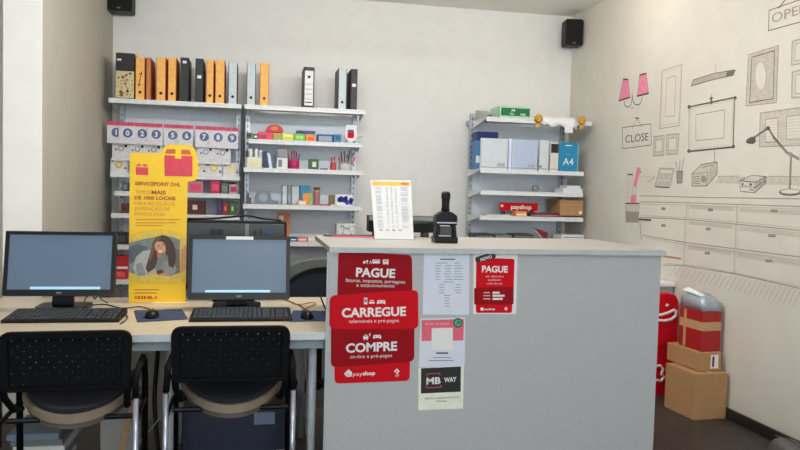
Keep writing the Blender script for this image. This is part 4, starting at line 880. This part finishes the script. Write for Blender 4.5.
# older monitor seen from behind
Y3 = 4.03; A, B = WY(181, 224, Y3), WY(287, 224, Y3); zt_ = WY(235, 221, Y3).z; cx = (A.x+B.x)/2; w_ = B.x-A.x
t = thing('computer_monitor', 'dark grey monitor with its back turned, standing behind the stickered monitor', 'monitor', (cx, Y3+.05, ZD+.0006))
MB().prism(rrect(A.x, B.x, .80, zt_, .012, 4), 'y', Y3+.012, Y3+.04, black_m).build('bezel', t)
MB().prism(rrect(A.x+.02, B.x-.014, .83, zt_-.014, .01, 4), 'y', Y3, Y3+.0118, dgrey_m).build('back_cover', t, .003)
MB().box(cx-.13, cx-.06, Y3-.002, Y3-.0003, zt_-.075, zt_-.045, bm_).box(cx+.10, cx+.115, Y3-.002, Y3-.0003, zt_-.07, zt_-.045, bm_).box(cx+.13, cx+.145, Y3-.002, Y3-.0003, zt_-.07, zt_-.04, bm_).box(cx+.17, cx+.2, Y3-.002, Y3-.0003, zt_-.07, zt_-.05, blu).build('port_recess', t)
MB().box(cx+.055, cx+.075, Y3-.004, Y3-.0003, zt_-.2, zt_-.0145, grey_m).build('cable_channel', t)
MB().box(cx-.04, cx+.04, Y3+.042, Y3+.07, ZD+.016, .95, black_m).build('stand_neck', t, .003)
MB().box(cx-.11, cx+.11, Y3-.02, Y3+.12, ZD+.0006, ZD+.0155, black_m).build('stand_base', t, .005)
# keyboards
def keyboard(label, x0, x1, y0, y1):
    t = thing('keyboard', label, 'keyboard', ((x0+x1)/2, (y0+y1)/2, ZD+.0006), 'desk keyboards')
    z0 = ZD+.0006
    MB().prism([(y0, z0), (y1, z0), (y1, z0+.026), (y0, z0+.013)], 'x', x0, x1, black_m).build('keyboard_body', t, .003)
    m = MB(); rows = 6; W_ = x1-x0-.03
    for r_ in range(rows):
        ya = y0+.014+r_*(y1-y0-.024)/rows; yb = ya+(y1-y0-.024)/rows*.72
        zz = z0+.0136+(ya-y0)/(y1-y0)*.013
        n = 21
        for k in range(n):
            if k in (15, 18) and False: continue
            xa = x0+.015+W_*k/n
            if k in (15, 18): xa += .003
            if r_ == 0 and 3 < k < 9:
                if k == 4: m.box(xa, xa+W_/n*4.8, ya, yb, zz, zz+.007, dgrey_m)
                continue
            m.box(xa, xa+W_/n*.78, ya, yb, zz, zz+.007, dgrey_m)
    m.build('keys', t)
    MB().box(x1-.09, x1-.04, y1-.010, y1-.004, z0+.0266, z0+.0276, C('led_grey', 120, 130, 130)).build('indicator_strip', t)
kx0, kx1 = WZ(0, 321, ZD).x, WZ(118.5, 323, ZD).x
keyboard('black keyboard in front of the pillar-end monitor', kx0+.02, kx1, 3.43, 3.66)
kx0, kx1 = WZ(189.5, 321, ZD).x, WZ(291.5, 318, ZD).x
keyboard('black keyboard in front of the stickered monitor', kx0, kx1, 3.42, 3.66)
# mouse pads, mice
padm = mat('navy_mouse_pad', (52, 66, 96), .8, noise=.15, scale=60)
def padmouse(P4, mx, my, lab1, lab2):
    Q = [WZ(u, v, ZD) for u, v in P4]; c = sum(Q, Vector())/4
    t = thing('mouse_pad', lab1, 'mouse pad', (c.x, c.y, ZD+.0006), 'navy mouse pads')
    MB().prism(rpoly([(q.x, q.y) for q in Q], .012), 'z', ZD+.0006, ZD+.0036, padm).build('cloth_top', t)
    MB().prism(rpoly([(c.x+(q.x-c.x)*1.01, c.y+(q.y-c.y)*1.01) for q in Q], .012), 'z', ZD+.0002, ZD+.0005, black_m).build('rubber_base', t)
    p_ = WZ(mx, my, ZD+.02)
    t = thing('computer_mouse', lab2, 'mouse', (p_.x, p_.y, ZD+.0042), 'black computer mice')
    V = []; Fc = []; n, k = 16, 6; z0 = ZD+.0042
    for j in range(k+1):
        ph = j/k*math.pi/2
        for i in range(n):
            a_ = 2*math.pi*i/n; V.append((p_.x+.033*math.cos(a_)*math.cos(ph)**.7, p_.y+.055*math.sin(a_)*math.cos(ph)**.7, z0+.034*math.sin(ph)))
    for j in range(k):
        for i in range(n): Fc.append((j*n+i, j*n+(i+1) % n, (j+1)*n+(i+1) % n, (j+1)*n+i))
    Fc.append(tuple(range(n-1, -1, -1))); MB().add(V, Fc, blackg_m).build('mouse_shell', t, 0, True)
    MB().tube([(p_.x, p_.y+.02, z0+.031), (p_.x, p_.y+.032, z0+.028)], .005, grey_m, 8).build('scroll_wheel', t)
    return p_
m1 = padmouse([(137.5, 322.5), (188, 319.5), (182, 309.6), (134, 311)], 152, 313.4, 'navy mouse pad between the two keyboards', 'black mouse between the two keyboards')
m2 = padmouse([(289, 322), (331, 321), (333, 311.6), (293, 311)], 307.5, 314.4, 'navy mouse pad beside the counter', 'black mouse beside the counter edge')
def cable(name, label, P, r=.0028, m=black_m):
    Q = []
    P = [Vector(p) for p in P]
    for i in range(len(P)-1):
        p0, p1, p2, p3 = P[max(i-1, 0)], P[i], P[i+1], P[min(i+2, len(P)-1)]
        for j in range(6):
            s_ = j/6; Q.append(.5*((2*p1)+(p2-p0)*s_+(2*p0-5*p1+4*p2-p3)*s_**2+(3*p1-p0-3*p2+p3)*s_**3))
    Q.append(P[-1])
    o = MB().tube(Q, r, m, 6).build(name, None, 0, True, org=tuple(Q[0])); return tag(o, label, 'cable')
def dz(u, v, z=ZD+.004): return WZ(u, v, z)
cable('mouse_cable', 'thin black cable from the middle mouse to behind the first monitor', [dz(150, 309.4), dz(140, 306.6), dz(122, 308), dz(105, 304.5), dz(88, 305), dz(78, 303)])
cable('keyboard_cable', 'black cable curling off the end of the pillar-side keyboard', [dz(116, 309.4), dz(122, 312), dz(127.5, 317), dz(124, 321.4), dz(120.5, 323.6)])
cable('monitor_cable', 'tangled black cable hanging behind the pillar-end monitor', [WZ(84, 303, ZD+.01), WY(86, 298, 3.95), WY(92, 294, 3.95), WY(95, 299, 3.95), WY(99, 293, 3.95), WY(101, 299, 3.96), dz(108, 303)], .003)
cable('mouse_cable', 'thin black cable from the counter-side mouse to behind the stickered monitor', [dz(306, 310), dz(300, 305.5), dz(294, 303), dz(286, 300), WZ(280, 299, ZD+.004)])
cable('monitor_cable', 'orange brown cable on the desk behind the counter-side mouse pad', [dz(302, 310), dz(310, 306.4), dz(316, 303.6), dz(311, 302.4), dz(300, 304.4), dz(292, 303)], .003, C('cable_orange', 190, 130, 60))
cable('power_cable', 'black cable loop hanging over the counter end of the desk', [dz(326, 310), WY(323, 303, 3.6), WY(321, 296, 3.65), WY(325, 291, 3.7), WY(327, 298, 3.7), dz(328, 308)], .004)
zz = zt_+.006
cable('video_cable', 'black cable draped along the top of the back-turned monitor', [(A.x+.03, Y3+.03, zz), (cx-.12, Y3+.03, zz+.004), (cx-.02, Y3+.03, zz+.014), (cx+.07, Y3+.03, zz+.022), (cx+.15, Y3+.03, zz+.008), (B.x-.03, Y3+.03, zz)], .006)
# ------------------------------------------------------------------ yellow parcel stand
YD = 3.985
def dp(u, v): q = WY(u, v, YD); return (q.x, q.z)
DX = YD/1.03/F
base = dp(157, 303)
t = thing('parcel_cutout_stand', 'tall yellow cardboard parcel advert standing between the two monitors', 'advert stand', (base[0], YD, ZD+.0006))
out = rpoly([dp(*p_) for p_ in ((128.6, 302.6), (185.4, 302.2), (187.6, 181.4), (194.5, 181.2), (198.4, 176.4), (197.2, 153), (192.4, 145.6), (168.4, 144), (163.2, 148.2), (160.6, 153), (130, 152.6))], [.002, .002, .002, .01, .012, .02, .02, .02, .02, .01, .014])
zmin = ZD+.0006
out = [(x, max(z, zmin)) for x, z in out]
MB().prism(out, 'y', YD, YD+.005, yellow_m).build('card_panel', t)
MB().prism([(YD+.0053, zmin), (YD+.1, zmin), (YD+.0053, zmin+.3)], 'x', base[0]-.003, base[0]+.003, yellow_m).build('rear_strut', t)
MB().box(base[0]-.02, base[0]+.16, YD-.03, YD-.0005, zmin, zmin+.004, C('cream_foot', 244, 224, 160)).build('foot_flap', t)
class DP(PP):
    def __init__(s): s.mb = MB(); s.y = YD-.0006
    def poly(s, C_, m, dy=0): s.mb.poly([dp(*c) for c in C_], s.y-dy, m); return s
    def text(s, t_, u, v, h, w, m, bold=True, dy=.0004, rot=0): c = dp(u, v); s.mb.text(t_, c[0], c[1], h*DX, s.y-dy, m, bold, w*DX, rot); return s
    def circ(s, u, v, r, m, dy=.0004, n=14, r2=None): c = dp(u, v); s.mb.poly(circ(c[0], c[1], r*DX, (r2 or r)*DX, n), s.y-dy, m); return s
par = C('parcel_red', 222, 62, 84); txo = C('print_brown', 176, 84, 34); txl = C('print_orange', 214, 130, 40)
p = DP()
p.poly([(166.8, 149), (175.4, 149.2), (175.6, 153.8), (165, 153.4)], C('parcel_brown', 206, 96, 60)).poly([(181.4, 149.4), (189.4, 150), (191.6, 154.6), (181.2, 154.2)], C('parcel_brown', 0, 0, 0))
p.poly([(164.4, 155.2), (174.8, 155.6), (175, 158.6), (181.4, 158.8), (181.4, 155.8), (192.6, 156.2), (192.4, 176.6), (164.6, 176)], par)
p.poly([(137, 164), (141, 164.2), (141, 166.2), (136.2, 166)], C('parcel_brown', 0, 0, 0)).poly([(143, 164.2), (147, 164.4), (147.8, 166.4), (143, 166.4)], C('parcel_brown', 0, 0, 0)).poly([(135.8, 167), (148.2, 167.4), (148.2, 175.2), (136, 174.8)], par)
p.text('SERVICEPOINT DHL', 158, 184, 3.4, 43, txo)
p.text('TEMOS', 143, 192.2, 3.6, 14.4, txl, False).text('MAIS', 158.6, 192.4, 3.6, 13.4, txo)
p.text('DE 1000 LOCAIS', 155, 198, 3.4, 38.6, txo).text('PARA RECEÇÃO E', 154.6, 203.6, 3.4, 38, txl, False).text('EXPEDIÇÃO DE', 152.4, 208.8, 3.4, 33, txl, False).text('ENVIOS DHL!', 150, 214, 3.4, 28.6, txl, False)
for v, w_ in ((219.6, 44), (222.8, 40), (225.6, 27)): p.poly([(135.6, v-.5), (135.6+w_, v-.4), (135.6+w_, v+.4), (135.6, v+.4)], txl)
for v, w_ in ((289.8, 25), (293, 22)): p.poly([(134.4, v-.4), (134.4+w_, v-.4), (134.4+w_, v+.4), (134.4, v+.4)], txo)
p.text('DHL', 146, 297.4, 3, 15.4, red_m, True)
for v in (296.6, 297.6, 298.6): p.poly([(134.4, v-.25), (137, v-.25), (137, v+.25), (134.4, v+.25)], red_m).poly([(154.6, v-.25), (157.4, v-.25), (157.4, v+.25), (154.6, v+.25)], red_m)
p.done('lettering', t)
p = DP()   # printed photo of a woman looking at a phone
pc = lambda n, *c: mat('photo_'+n, c, .5, noise=.12, scale=50)
bgb, bgd, hair, skin, skin2, jac, jac2, grs, hl = pc('bg', 122, 132, 128), pc('bgd', 92, 100, 106), pc('hair', 74, 50, 36), pc('skin', 216, 160, 122), pc('skin2', 188, 124, 92), pc('jacket', 176, 182, 180), pc('jacket2', 138, 146, 148), pc('grass', 222, 190, 72), pc('hairlight', 122, 84, 56)
edge = pc('edge', 246, 200, 48)
p.poly([(129, 236), (140, 231), (152, 229.4), (170, 230), (186.4, 234), (186, 282), (176, 284), (160, 281), (142, 283), (128.8, 280)], edge)
p.poly([(129, 239), (142, 234), (154, 232), (172, 233), (186.3, 238), (186, 276), (172, 279.6), (150, 277), (138, 280), (128.8, 276)], pc('mid', 226, 194, 84), .0002)
p.poly([(129, 243), (144, 239), (160, 236), (172, 236.6), (180, 240), (180, 273), (170, 276), (150, 274), (140, 276), (128.9, 272)], bgb, .0004).poly([(129, 247), (137, 244), (148, 247), (144, 258), (129, 264)], bgd, .0006)
p.poly([(181, 250), (186.2, 244), (186, 270), (180, 274)], pc('peach', 206, 150, 96), .0006).poly([(170, 246), (179, 250), (180, 272), (170, 274)], pc('shade', 104, 100, 84), .0006)
p.poly([(133, 268), (136, 257), (143, 251), (150, 250), (156, 262), (155, 272), (147, 277), (137, 277)], jac, .0008).poly([(136, 264), (142, 262), (146, 275), (137, 277)], jac2, .001).poly([(163, 262), (172, 258), (177, 270), (172, 277), (162, 274)], jac2, .0008)
p.poly(rp_ := [(151, 250), (152.6, 243), (156, 237.6), (162, 234.8), (168, 236.4), (173, 242), (175.6, 250), (176, 260), (173.6, 268), (168.6, 266), (168, 256), (166, 252), (158, 258), (155, 268), (148, 273), (145.6, 268), (148.6, 258)], hair, .0012)
p.poly([(153, 244), (157, 238.6), (161, 236.6), (157.4, 243), (154, 252), (150, 262), (148.6, 258)], hl, .0014)
fc = dp(160.6, 247.4); p.mb.poly([(fc[0]+math.cos(a_)*4.9*DX*1-math.sin(a_)*2.4*DX, fc[1]+math.sin(a_)*5.9*DX+math.cos(a_)*1.6*DX) for a_ in [2*math.pi*i/20 for i in range(20)]], p.y-.0016, skin)
p.poly([(157, 252.4), (162, 252.6), (161, 258), (157.6, 258)], skin2, .0014).circ(158.4, 246.8, .7, hair, .002, 8, .35).circ(163.2, 245.6, .7, hair, .002, 8, .35).poly([(160.8, 246.4), (161.8, 249.4), (160.2, 249.4)], skin2, .002).poly([(158.4, 250.8), (162.6, 249.8), (161.4, 252.2), (159.2, 252.4)], white_m, .002).poly([(156.8, 245.6), (159.6, 244.8), (159.6, 245.3), (156.9, 246.1)], hair, .002).poly([(162, 244.2), (164.8, 243.8), (164.8, 244.4), (162.1, 244.7)], hair, .002)
p.poly([(165, 240), (168, 246), (169, 256), (166, 255), (165.6, 248)], hair, .0022)
p.circ(156, 272.4, 3.2, skin, .0018, 14, 2.5).circ(163.4, 272.8, 3.2, skin, .0018, 14, 2.4).poly([(156.6, 270.4), (164, 269.6), (164.6, 273), (157, 273.8)], pc('phone', 60, 56, 60), .0022)
for k in range(4): p.poly([(162.6+k*.1, 270+k*.9), (165.8, 269.8+k*.9), (165.8, 270.4+k*.9), (162.7, 270.6+k*.9)], skin2, .0024)
p.poly([(129, 272), (138, 276), (150, 275), (160, 277.6), (172, 276), (186, 271), (186, 281), (160, 283), (128.8, 281)], grs, .0026)
p.done('printed_photo', t)
# ------------------------------------------------------------------ chairs
def chair():
    t = thing('visitor_chair', '', 'chair', (0, 0, 0), 'black perforated chairs at the desk')
    W_, zb, zt_ = .47, .57, .795
    P, Q = rpoly([(-W_/2+.008, zb), (W_/2-.008, zb), (W_/2, zt_), (-W_/2, zt_)], [.02, .02, .045, .045], 6), rpoly([(-W_/2+.04, zb+.018), (W_/2-.04, zb+.018), (W_/2-.035, zt_-.03), (-W_/2+.035, zt_-.03)], .01, 6)
    MB().ring(P, Q, 'y', -.014, .016, blackc_m).build('back_frame', t, .005)
    # perforated panel
    xs = []; n = 19; zs = []; rws = 9
    x0, x1, z0, z1 = -W_/2+.034, W_/2-.034, zb+.014, zt_-.026
    h = .0019
    cx_ = [x0+.012+(x1-x0-.024)*i/(n-1) for i in range(n)]; cz_ = [z0+.012+(z1-z0-.02)*j/(rws-1) for j in range(rws)]
    gx = [x0]+[c+s_*h for c in cx_ for s_ in (-1, 1)]+[x1]; gz = [z0]+[c+s_*h for c in cz_ for s_ in (-1, 1)]+[z1]
    V = [(x, .004+.035*(x/.2)**2*-.0, z) for z in gz for x in gx]; Fc = []; nx = len(gx)
    for j in range(len(gz)-1):
        for i in range(nx-1):
            if i % 2 == 1 and j % 2 == 1 and ((i//2)+(j//2)) % 2 == 0: continue
            Fc.append((j*nx+i, j*nx+i+1, (j+1)*nx+i+1, (j+1)*nx+i))
    o = MB().add(V, Fc, blackc_m).build('backrest', t); sm = o.modifiers.new('thick', 'SOLIDIFY'); sm.thickness = .006; sm.offset = 0
    for s_ in (-1, 1):
        MB().tube([(s_*.222, .0, .60), (s_*.215, .02, .54), (s_*.205, .10, .475), (s_*.2, .2, .45)], .013, blackc_m, 8).build('back_upright', t, 0, True)
    # seat : rounded rear edge
    def layer(k, za, zb_, m, name, bev):
        N, K = 18, 14; V = []; Fc = []
        ys = [.34-.27*k*math.cos(math.pi/2*i/N) for i in range(N+1)]+[.40, .46, .52]
        for zz in (za, zb_):
            for y_ in ys:
                hw = .222*k*(math.sqrt(max(0.0004, 1-((.34-y_)/(.27*k))**2)) if y_ < .34 else 1)
                for j in range(K+1):
                    x_ = hw*(2*j/K-1); V.append((x_, y_, zz+.06*(abs(x_)/.22)**2.2))
        M_ = len(ys); o_ = M_*(K+1); ix = lambda i, j: i*(K+1)+j
        for i in range(M_-1):
            for j in range(K):
                Fc.append((ix(i, j), ix(i, j+1), ix(i+1, j+1), ix(i+1, j))); Fc.append((o_+ix(i, j), o_+ix(i+1, j), o_+ix(i+1, j+1), o_+ix(i, j+1)))
        rim = [ix(0, j) for j in range(K+1)]+[ix(i, K) for i in range(1, M_)]+[ix(M_-1, j) for j in range(K-1, -1, -1)]+[ix(i, 0) for i in range(M_-2, 0, -1)]
        for a_, b_ in zip(rim, rim[1:]+rim[:1]): Fc.append((a_, o_+a_, o_+b_, b_))
        MB().add(V, Fc, m).build(name, t)
    layer(.93, .452, .470, navy_m, 'seat', 0); layer(1.0, .418, .4515, tan_m, 'seat_rim', 0); layer(.93, .392, .4175, C('seat_pan', 96, 86, 76), 'seat_pan', 0)
    for s_ in (-1, 1):
        MB().tube([(s_*.25, -.005, .0), (s_*.25, -.005, .53)], .0115, chrome_m, 10).build('leg', t, 0, True)
        MB().tube([(s_*.25, .40, .0), (s_*.25, .38, .5), (s_*.25, .34, .6), (s_*.25, .28, .625), (s_*.25, .05, .622), (s_*.245, .0, .60), (s_*.25, -.005, .535)], .0135, blackc_m, 10).build('armrest', t, 0, True)
        MB().tube([(s_*.238, .12, .425), (s_*.12, .14, .418)], .011, black_m, 8).build('seat_bracket', t); MB().tube([(s_*.238, .39, .425), (s_*.12, .38, .418)], .011, black_m, 8).build('seat_bracket', t)
        MB().tube([(s_*.25, -.005, .425), (s_*.25, .392, .425)], .009, black_m, 8).build('side_rail', t)
    return t
c1 = chair(); c1['label'] = 'black perforated chair facing the pillar-end monitor'; c2 = copy_tree(c1); c2['label'] = 'black perforated chair facing the stickered monitor next to the counter'
c1.location = (-.682, 2.93, 0); c1.rotation_euler = (0, 0, .05); c2.location = (-.078, 3.0, 0)
# ------------------------------------------------------------------ under the desk
nb = C('navy_box', 20, 30, 56)
t = thing('equipment_box', 'dark navy box with small white print under the desk', 'box', (-.03, 3.75, 0))
MB().box(-.32, .22, 3.62, 3.92, .0, .28, nb).build('carton_body', t, .005)
MB().box(.02, .12, 3.617, 3.6195, .19, .25, C('print_pale', 120, 136, 160)).build('printed_panel', t); MB().box(-.30, -.22, 3.617, 3.6195, .04, .05, white_m).box(.13, .2, 3.617, 3.6195, .05, .06, white_m).build('edge_label', t)
t = thing('paper_stack', 'untidy bluish paper stack on the floor under the desk', 'paper stack', (-.95, 3.7, 0))
rr = random.Random(4)
for k in range(7):
    dx, dy_ = rr.uniform(-.02, .02), rr.uniform(-.02, .02); MB().box(-1.06+dx, -.84+dx, 3.55+dy_, 3.85+dy_, .001+k*.03, .03+k*.03, [C('paper_blue', 120, 140, 160), white_m, grey_m][k % 3]).build('bundle', t, .003)
t = thing('computer_tower', 'black computer tower standing on the floor behind the paper stack', 'computer', (-1.3, 3.75, 0))
MB().box(-1.40, -1.22, 3.55, 3.95, .012, .42, black_m).build('tower_case', t, .004); MB().box(-1.39, -1.23, 3.543, 3.5495, .02, .41, dgrey_m).build('front_panel', t); MB().box(-1.385, -1.235, 3.57, 3.93, 0, .0115, black_m).build('foot', t)
t = thing('wooden_plank', 'short pale wooden plank leaning under the pillar-end chair', 'plank', (-.62, 3.5, 0))
MB().tube([(-.60, 3.50, .02), (-.545, 3.80, .40)], .017, mat('raw_pine', (186, 148, 104), .7, noise=.1), 4).build('board', t)
t = thing('white_carton', 'white carton on the floor under the desk between the chairs', 'box', (-.6, 3.9, 0))
MB().box(-.73, -.55, 3.82, 3.96, 0, .29, C('white_carton', 170, 166, 160)).build('carton_body', t, .004); MB().box(-.70, -.58, 3.8175, 3.8195, .2, .23, grey_m).build('printed_panel', t)
cable('power_cable', 'thick black cable hanging under the desk between the chairs', [(-.475, 3.9, ZD-.03), (-.47, 3.9, .5), (-.48, 3.88, .25), (-.45, 3.8, .01)], .012)
cable('thin_cable', 'thin pale cable crossing the floor under the desk', [(-.72, 3.1, .02), (-.5, 3.3, .2), (-.38, 3.4, .33), (-.33, 3.5, .4)], .003, grey_m)
# ------------------------------------------------------------------ office chair behind the counter
t = thing('office_chair', 'black office chair with grey edged round backrest behind the counter', 'office chair', (.42, 4.55, 0))
ox = .42; Yb = 4.42
def bk(k, dz_=0): return [(ox+.33*k*math.cos(a_), .70+dz_+.24*k*math.sin(a_)*(1 if math.sin(a_) > 0 else 1.3)) for a_ in [2*math.pi*i/32 for i in range(32)]]
MB().ring(bk(1), bk(.74), 'y', Yb-.03, Yb+.03, C('chair_grey', 88, 92, 90)).build('backrest_frame', t, .01)
MB().prism(bk(.745), 'y', Yb-.012, Yb+.012, navy_m).build('backrest', t)
MB().prism(rrect(ox-.25, ox+.25, 4.48, 4.95, .08), 'z', .44, .52, navy_m).build('seat', t, .02)
MB().tube([(ox, 4.70, .06), (ox, 4.70, .439)], .03, black_m, 12).build('gas_lift', t)
MB().tube([(ox, 4.6, .43), (ox, 4.47, .46), (ox, 4.455, .70)], .02, black_m, 8).build('back_bar', t)
for k in range(5):
    a_ = 2*math.pi*k/5+.3; e = (ox+.28*math.cos(a_), 4.70+.28*math.sin(a_))
    l = MB().tube([(ox, 4.70, .11), (e[0], e[1], .075)], [.025, .016], black_m, 8).build('base_leg', t)
    MB().prism(circ(e[1], .028, .028, None, 14), 'x', e[0]-.02, e[0]+.02, dgrey_m).build('caster', l)
# ------------------------------------------------------------------ boxes by the mural wall
def obox(name, label, P, z0, z1, m, cat='box'):
    t = thing(name, label, cat, (sum(p[0] for p in P)/4, sum(p[1] for p in P)/4, z0))
    MB().prism(P, 'z', z0, z1, m).build('carton_body', t, .004); return t
Pl = [(2.65, 3.98), (2.884, 3.995), (2.87, 4.29), (2.632, 4.275)]
t = obox('cardboard_box', 'large plain cardboard box on the floor against the mural wall', Pl, .0005, .288, card_m)
MB().prism([(2.755, 3.99), (2.785, 3.992), (2.772, 4.28), (2.742, 4.278)], 'z', .2885, .2895, tape_m).build('tape', t)
Pu = [(2.705, 4.03), (2.87, 4.045), (2.855, 4.37), (2.685, 4.355)]
t = obox('cardboard_box', 'smaller cardboard box with a white label stacked on the large one', Pu, .2905, .405, card_m)
MB().prism([(2.79, 4.0373), (2.845, 4.0423), (2.8451, 4.0408), (2.7901, 4.0358)], 'z', .305, .39, white_m).build('shipping_label', t)
MB().prism([(2.80, 4.0365), (2.815, 4.0379), (2.8151, 4.0364), (2.8001, 4.0350)], 'z', .315, .38, C('label_plum', 110, 40, 60)).build('label_print', t)
Pr = [(2.735, 4.055), (2.878, 4.075), (2.865, 4.30), (2.718, 4.28)]
t = obox('red_carton', 'red carton wound with tan tape on top of the cardboard boxes', Pr, .4065, .655, redbox_m)
def grow(P, k): cx_ = sum(p[0] for p in P)/4; cy_ = sum(p[1] for p in P)/4; return [(cx_+(p[0]-cx_)*k, cy_+(p[1]-cy_)*k) for p in P]
MB().ring(grow(Pr, 1.012), grow(Pr, 1.004), 'z', .535, .59, tape_m).build('tape', t)
o = MB().prism([(2.7208, 4.235), (2.7228, 4.21), (2.7213, 4.2098), (2.7193, 4.2348)], 'z', .41, .65, tape_m).build('edge_tape', t)
# silver bag
rr = random.Random(12); V = []; n = 7
bagm = mat('silver_bag', (176, 186, 196), .35, .3, noise=.1, bump=.4, scale=25)
cx_, cy_ = 2.80, 4.18
t = thing('silver_mailing_bag', 'crumpled silver grey mailing bag lying on the red carton', 'bag', (cx_, cy_, .656))
m = MB(); top = []; V = []
for j in range(n):
    for i in range(n):
        a_, b_ = i/(n-1), j/(n-1)
        x_ = 2.735+.14*a_-.012*b_; y_ = 4.055+.23*b_+.02*a_
        e_ = min(a_, 1-a_, b_, 1-b_)
        V.append((x_, y_, .657+.085*min(1, e_*7+.6)*(.85+.3*rr.random())+.02*b_))
nn = len(V)
V += [(2.735+.14*(i/(n-1))-.012*(j/(n-1)), 4.055+.23*(j/(n-1))+.02*(i/(n-1)), .657) for j in range(n) for i in range(n)]
Fc = [(j*n+i, j*n+i+1, (j+1)*n+i+1, (j+1)*n+i) for j in range(n-1) for i in range(n-1)]
Fc += [tuple(nn+k for k in f[::-1]) for f in Fc]
rim = [i for i in range(n)]+[j*n+n-1 for j in range(1, n)]+[(n-1)*n+i for i in range(n-2, -1, -1)]+[j*n for j in range(n-2, 0, -1)]
Fc += [(rim[k], nn+rim[k], nn+rim[(k+1) % len(rim)], rim[(k+1) % len(rim)]) for k in range(len(rim))]
m.add(V, Fc, bagm).build('bag_body', t, 0, True)
MB().add([(2.722, 4.27, .765), (2.745, 4.09, .745), (2.768, 4.10, .757), (2.752, 4.25, .785)], [(0, 1, 2, 3)], white_m).build('flap', t)
# red smile display
A_ = WY(654, 300, 4.52); B_ = WY(679, 300, 4.52)
t = thing('red_display_box', 'tall red display box with a white smile mark beside the cardboard boxes', 'display box', (2.6, 4.55, 0))
x0, x1 = 2.38, B_.x
zt_ = WY(668, 294, 4.52).z
MB().prism(rpoly([(x0, .001), (x1-.0, .001), (x1, zt_-.05), (x1-.03, zt_), (x0, zt_+.0)], [.005, .005, .05, .03, .02]), 'y', 4.52, 4.60, red_m).build('display_body', t, .004)
def sp(u, v): q = WY(u, v, 4.518); return (q.x, 4.5175, q.z)
MB().tube([sp(656, 315), sp(662, 314.6), sp(669, 312.4), sp(673.5, 310), sp(676, 311), sp(675.6, 315.6), sp(671, 319.4), sp(664, 320.6), sp(656, 320)], .010, white_m, 6).tube([sp(666, 304.8), sp(667.8, 305.6)], .010, white_m, 6).build('smile_mark', t)
MB().tube([sp(656, 366), sp(660, 365.6), sp(663, 369), sp(661.4, 374), sp(664, 377), sp(661, 381), sp(656, 380)], .010, white_m, 6).build('lower_mark', t)
MB().box(x0, x1-.002, 4.5155, 4.5195, zt_-.36, zt_-.352, dred_m).build('seam', t)
# grey bag near the frame edge
c = WZ(797, 452, 0); t = thing('grey_bag', 'soft grey rounded bag on the floor by the dark baseboard', 'bag', (2.79, 3.33, 0))
m = MB(); V = []; n, k = 18, 6
for j in range(k+1):
    ph = j/k*math.pi/2
    for i in range(n):
        a_ = 2*math.pi*i/n; V.append((2.79+.085*math.cos(a_)*math.cos(ph)**.6, 3.33+.13*math.sin(a_)*math.cos(ph)**.6, .001+.095*math.sin(ph)))
Fc = [(j*n+i, j*n+(i+1) % n, (j+1)*n+(i+1) % n, (j+1)*n+i) for j in range(k) for i in range(n)]+[tuple(range(n-1, -1, -1))]
m.add(V, Fc, C('bag_grey', 92, 88, 84)).build('bag_body', t, 0, True)
MB().tube([(2.79, 3.22, .085), (2.79, 3.33, .0975), (2.79, 3.44, .085)], .006, dgrey_m, 6).build('zip', t)
# ------------------------------------------------------------------ lights
def lamp(x, y, ln, e, label, col=(1, .99, .97), drop=.5, n=4):
    zl = ZC-drop
    t = thing('ceiling_lamp', label, 'ceiling lamp', (x, y, zl), 'ceiling lamps')
    MB().box(x-ln/2, x+ln/2, y-.02, y+.02, zl+.02, zl+.05, white_m).build('housing', t)
    MB().tube([(x-ln/2+.02, y, zl), (x+ln/2-.02, y, zl)], .016, mat('lamp_diffuser', (255, 246, 232), .5, noise=0, emit=1.5), 10).build('lamp_tube', t)
    for k in (-1, 1): MB().tube([(x+k*ln*.4, y, zl+.05), (x+k*ln*.4, y, ZC-.0005)], .004, steel_m, 6).build('suspension_rod', t)
    for k in range(n):
        L_ = bpy.data.lights.new('lamp_light', 'POINT'); L_.shadow_soft_size = .06; L_.energy = e/n; L_.color = col
        o = bpy.data.objects.new('lamp_light', L_); COL.objects.link(o); o.location = (x-ln/2+ln*(k+.5)/n, y, zl-.085)
lamp(.7, 3.75, 1.5, 88, 'long white ceiling lamp over the counter')
lamp(.3, .2, 1.5, 50, 'long white ceiling lamp in the middle of the shop')
lamp(.3, -3.2, 1.5, 50, 'added unseen lamp near the shop window, lighting the shelves')  # unseen lamp added to send low light into the shelf bays
lamp(2.3, 5.0, .3, 6, 'short white ceiling lamp near the mural wall', (1, .92, .8), .1, 1)
wd = bpy.data.worlds.new('world'); S.world = wd; wd.use_nodes = True
wd.node_tree.nodes['Background'].inputs['Color'].default_value = (.82, .92, 1, 1)
wd.node_tree.nodes['Background'].inputs['Strength'].default_value = 5.2
S.view_settings.view_transform = 'Standard'; S.view_settings.look = 'None'; S.view_settings.gamma = 1; S.view_settings.use_curve_mapping = False
S.view_settings.exposure = .07
S.cycles.use_denoising = True
S.cycles.max_bounces = 8
S.cycles.sample_clamp_indirect = 6
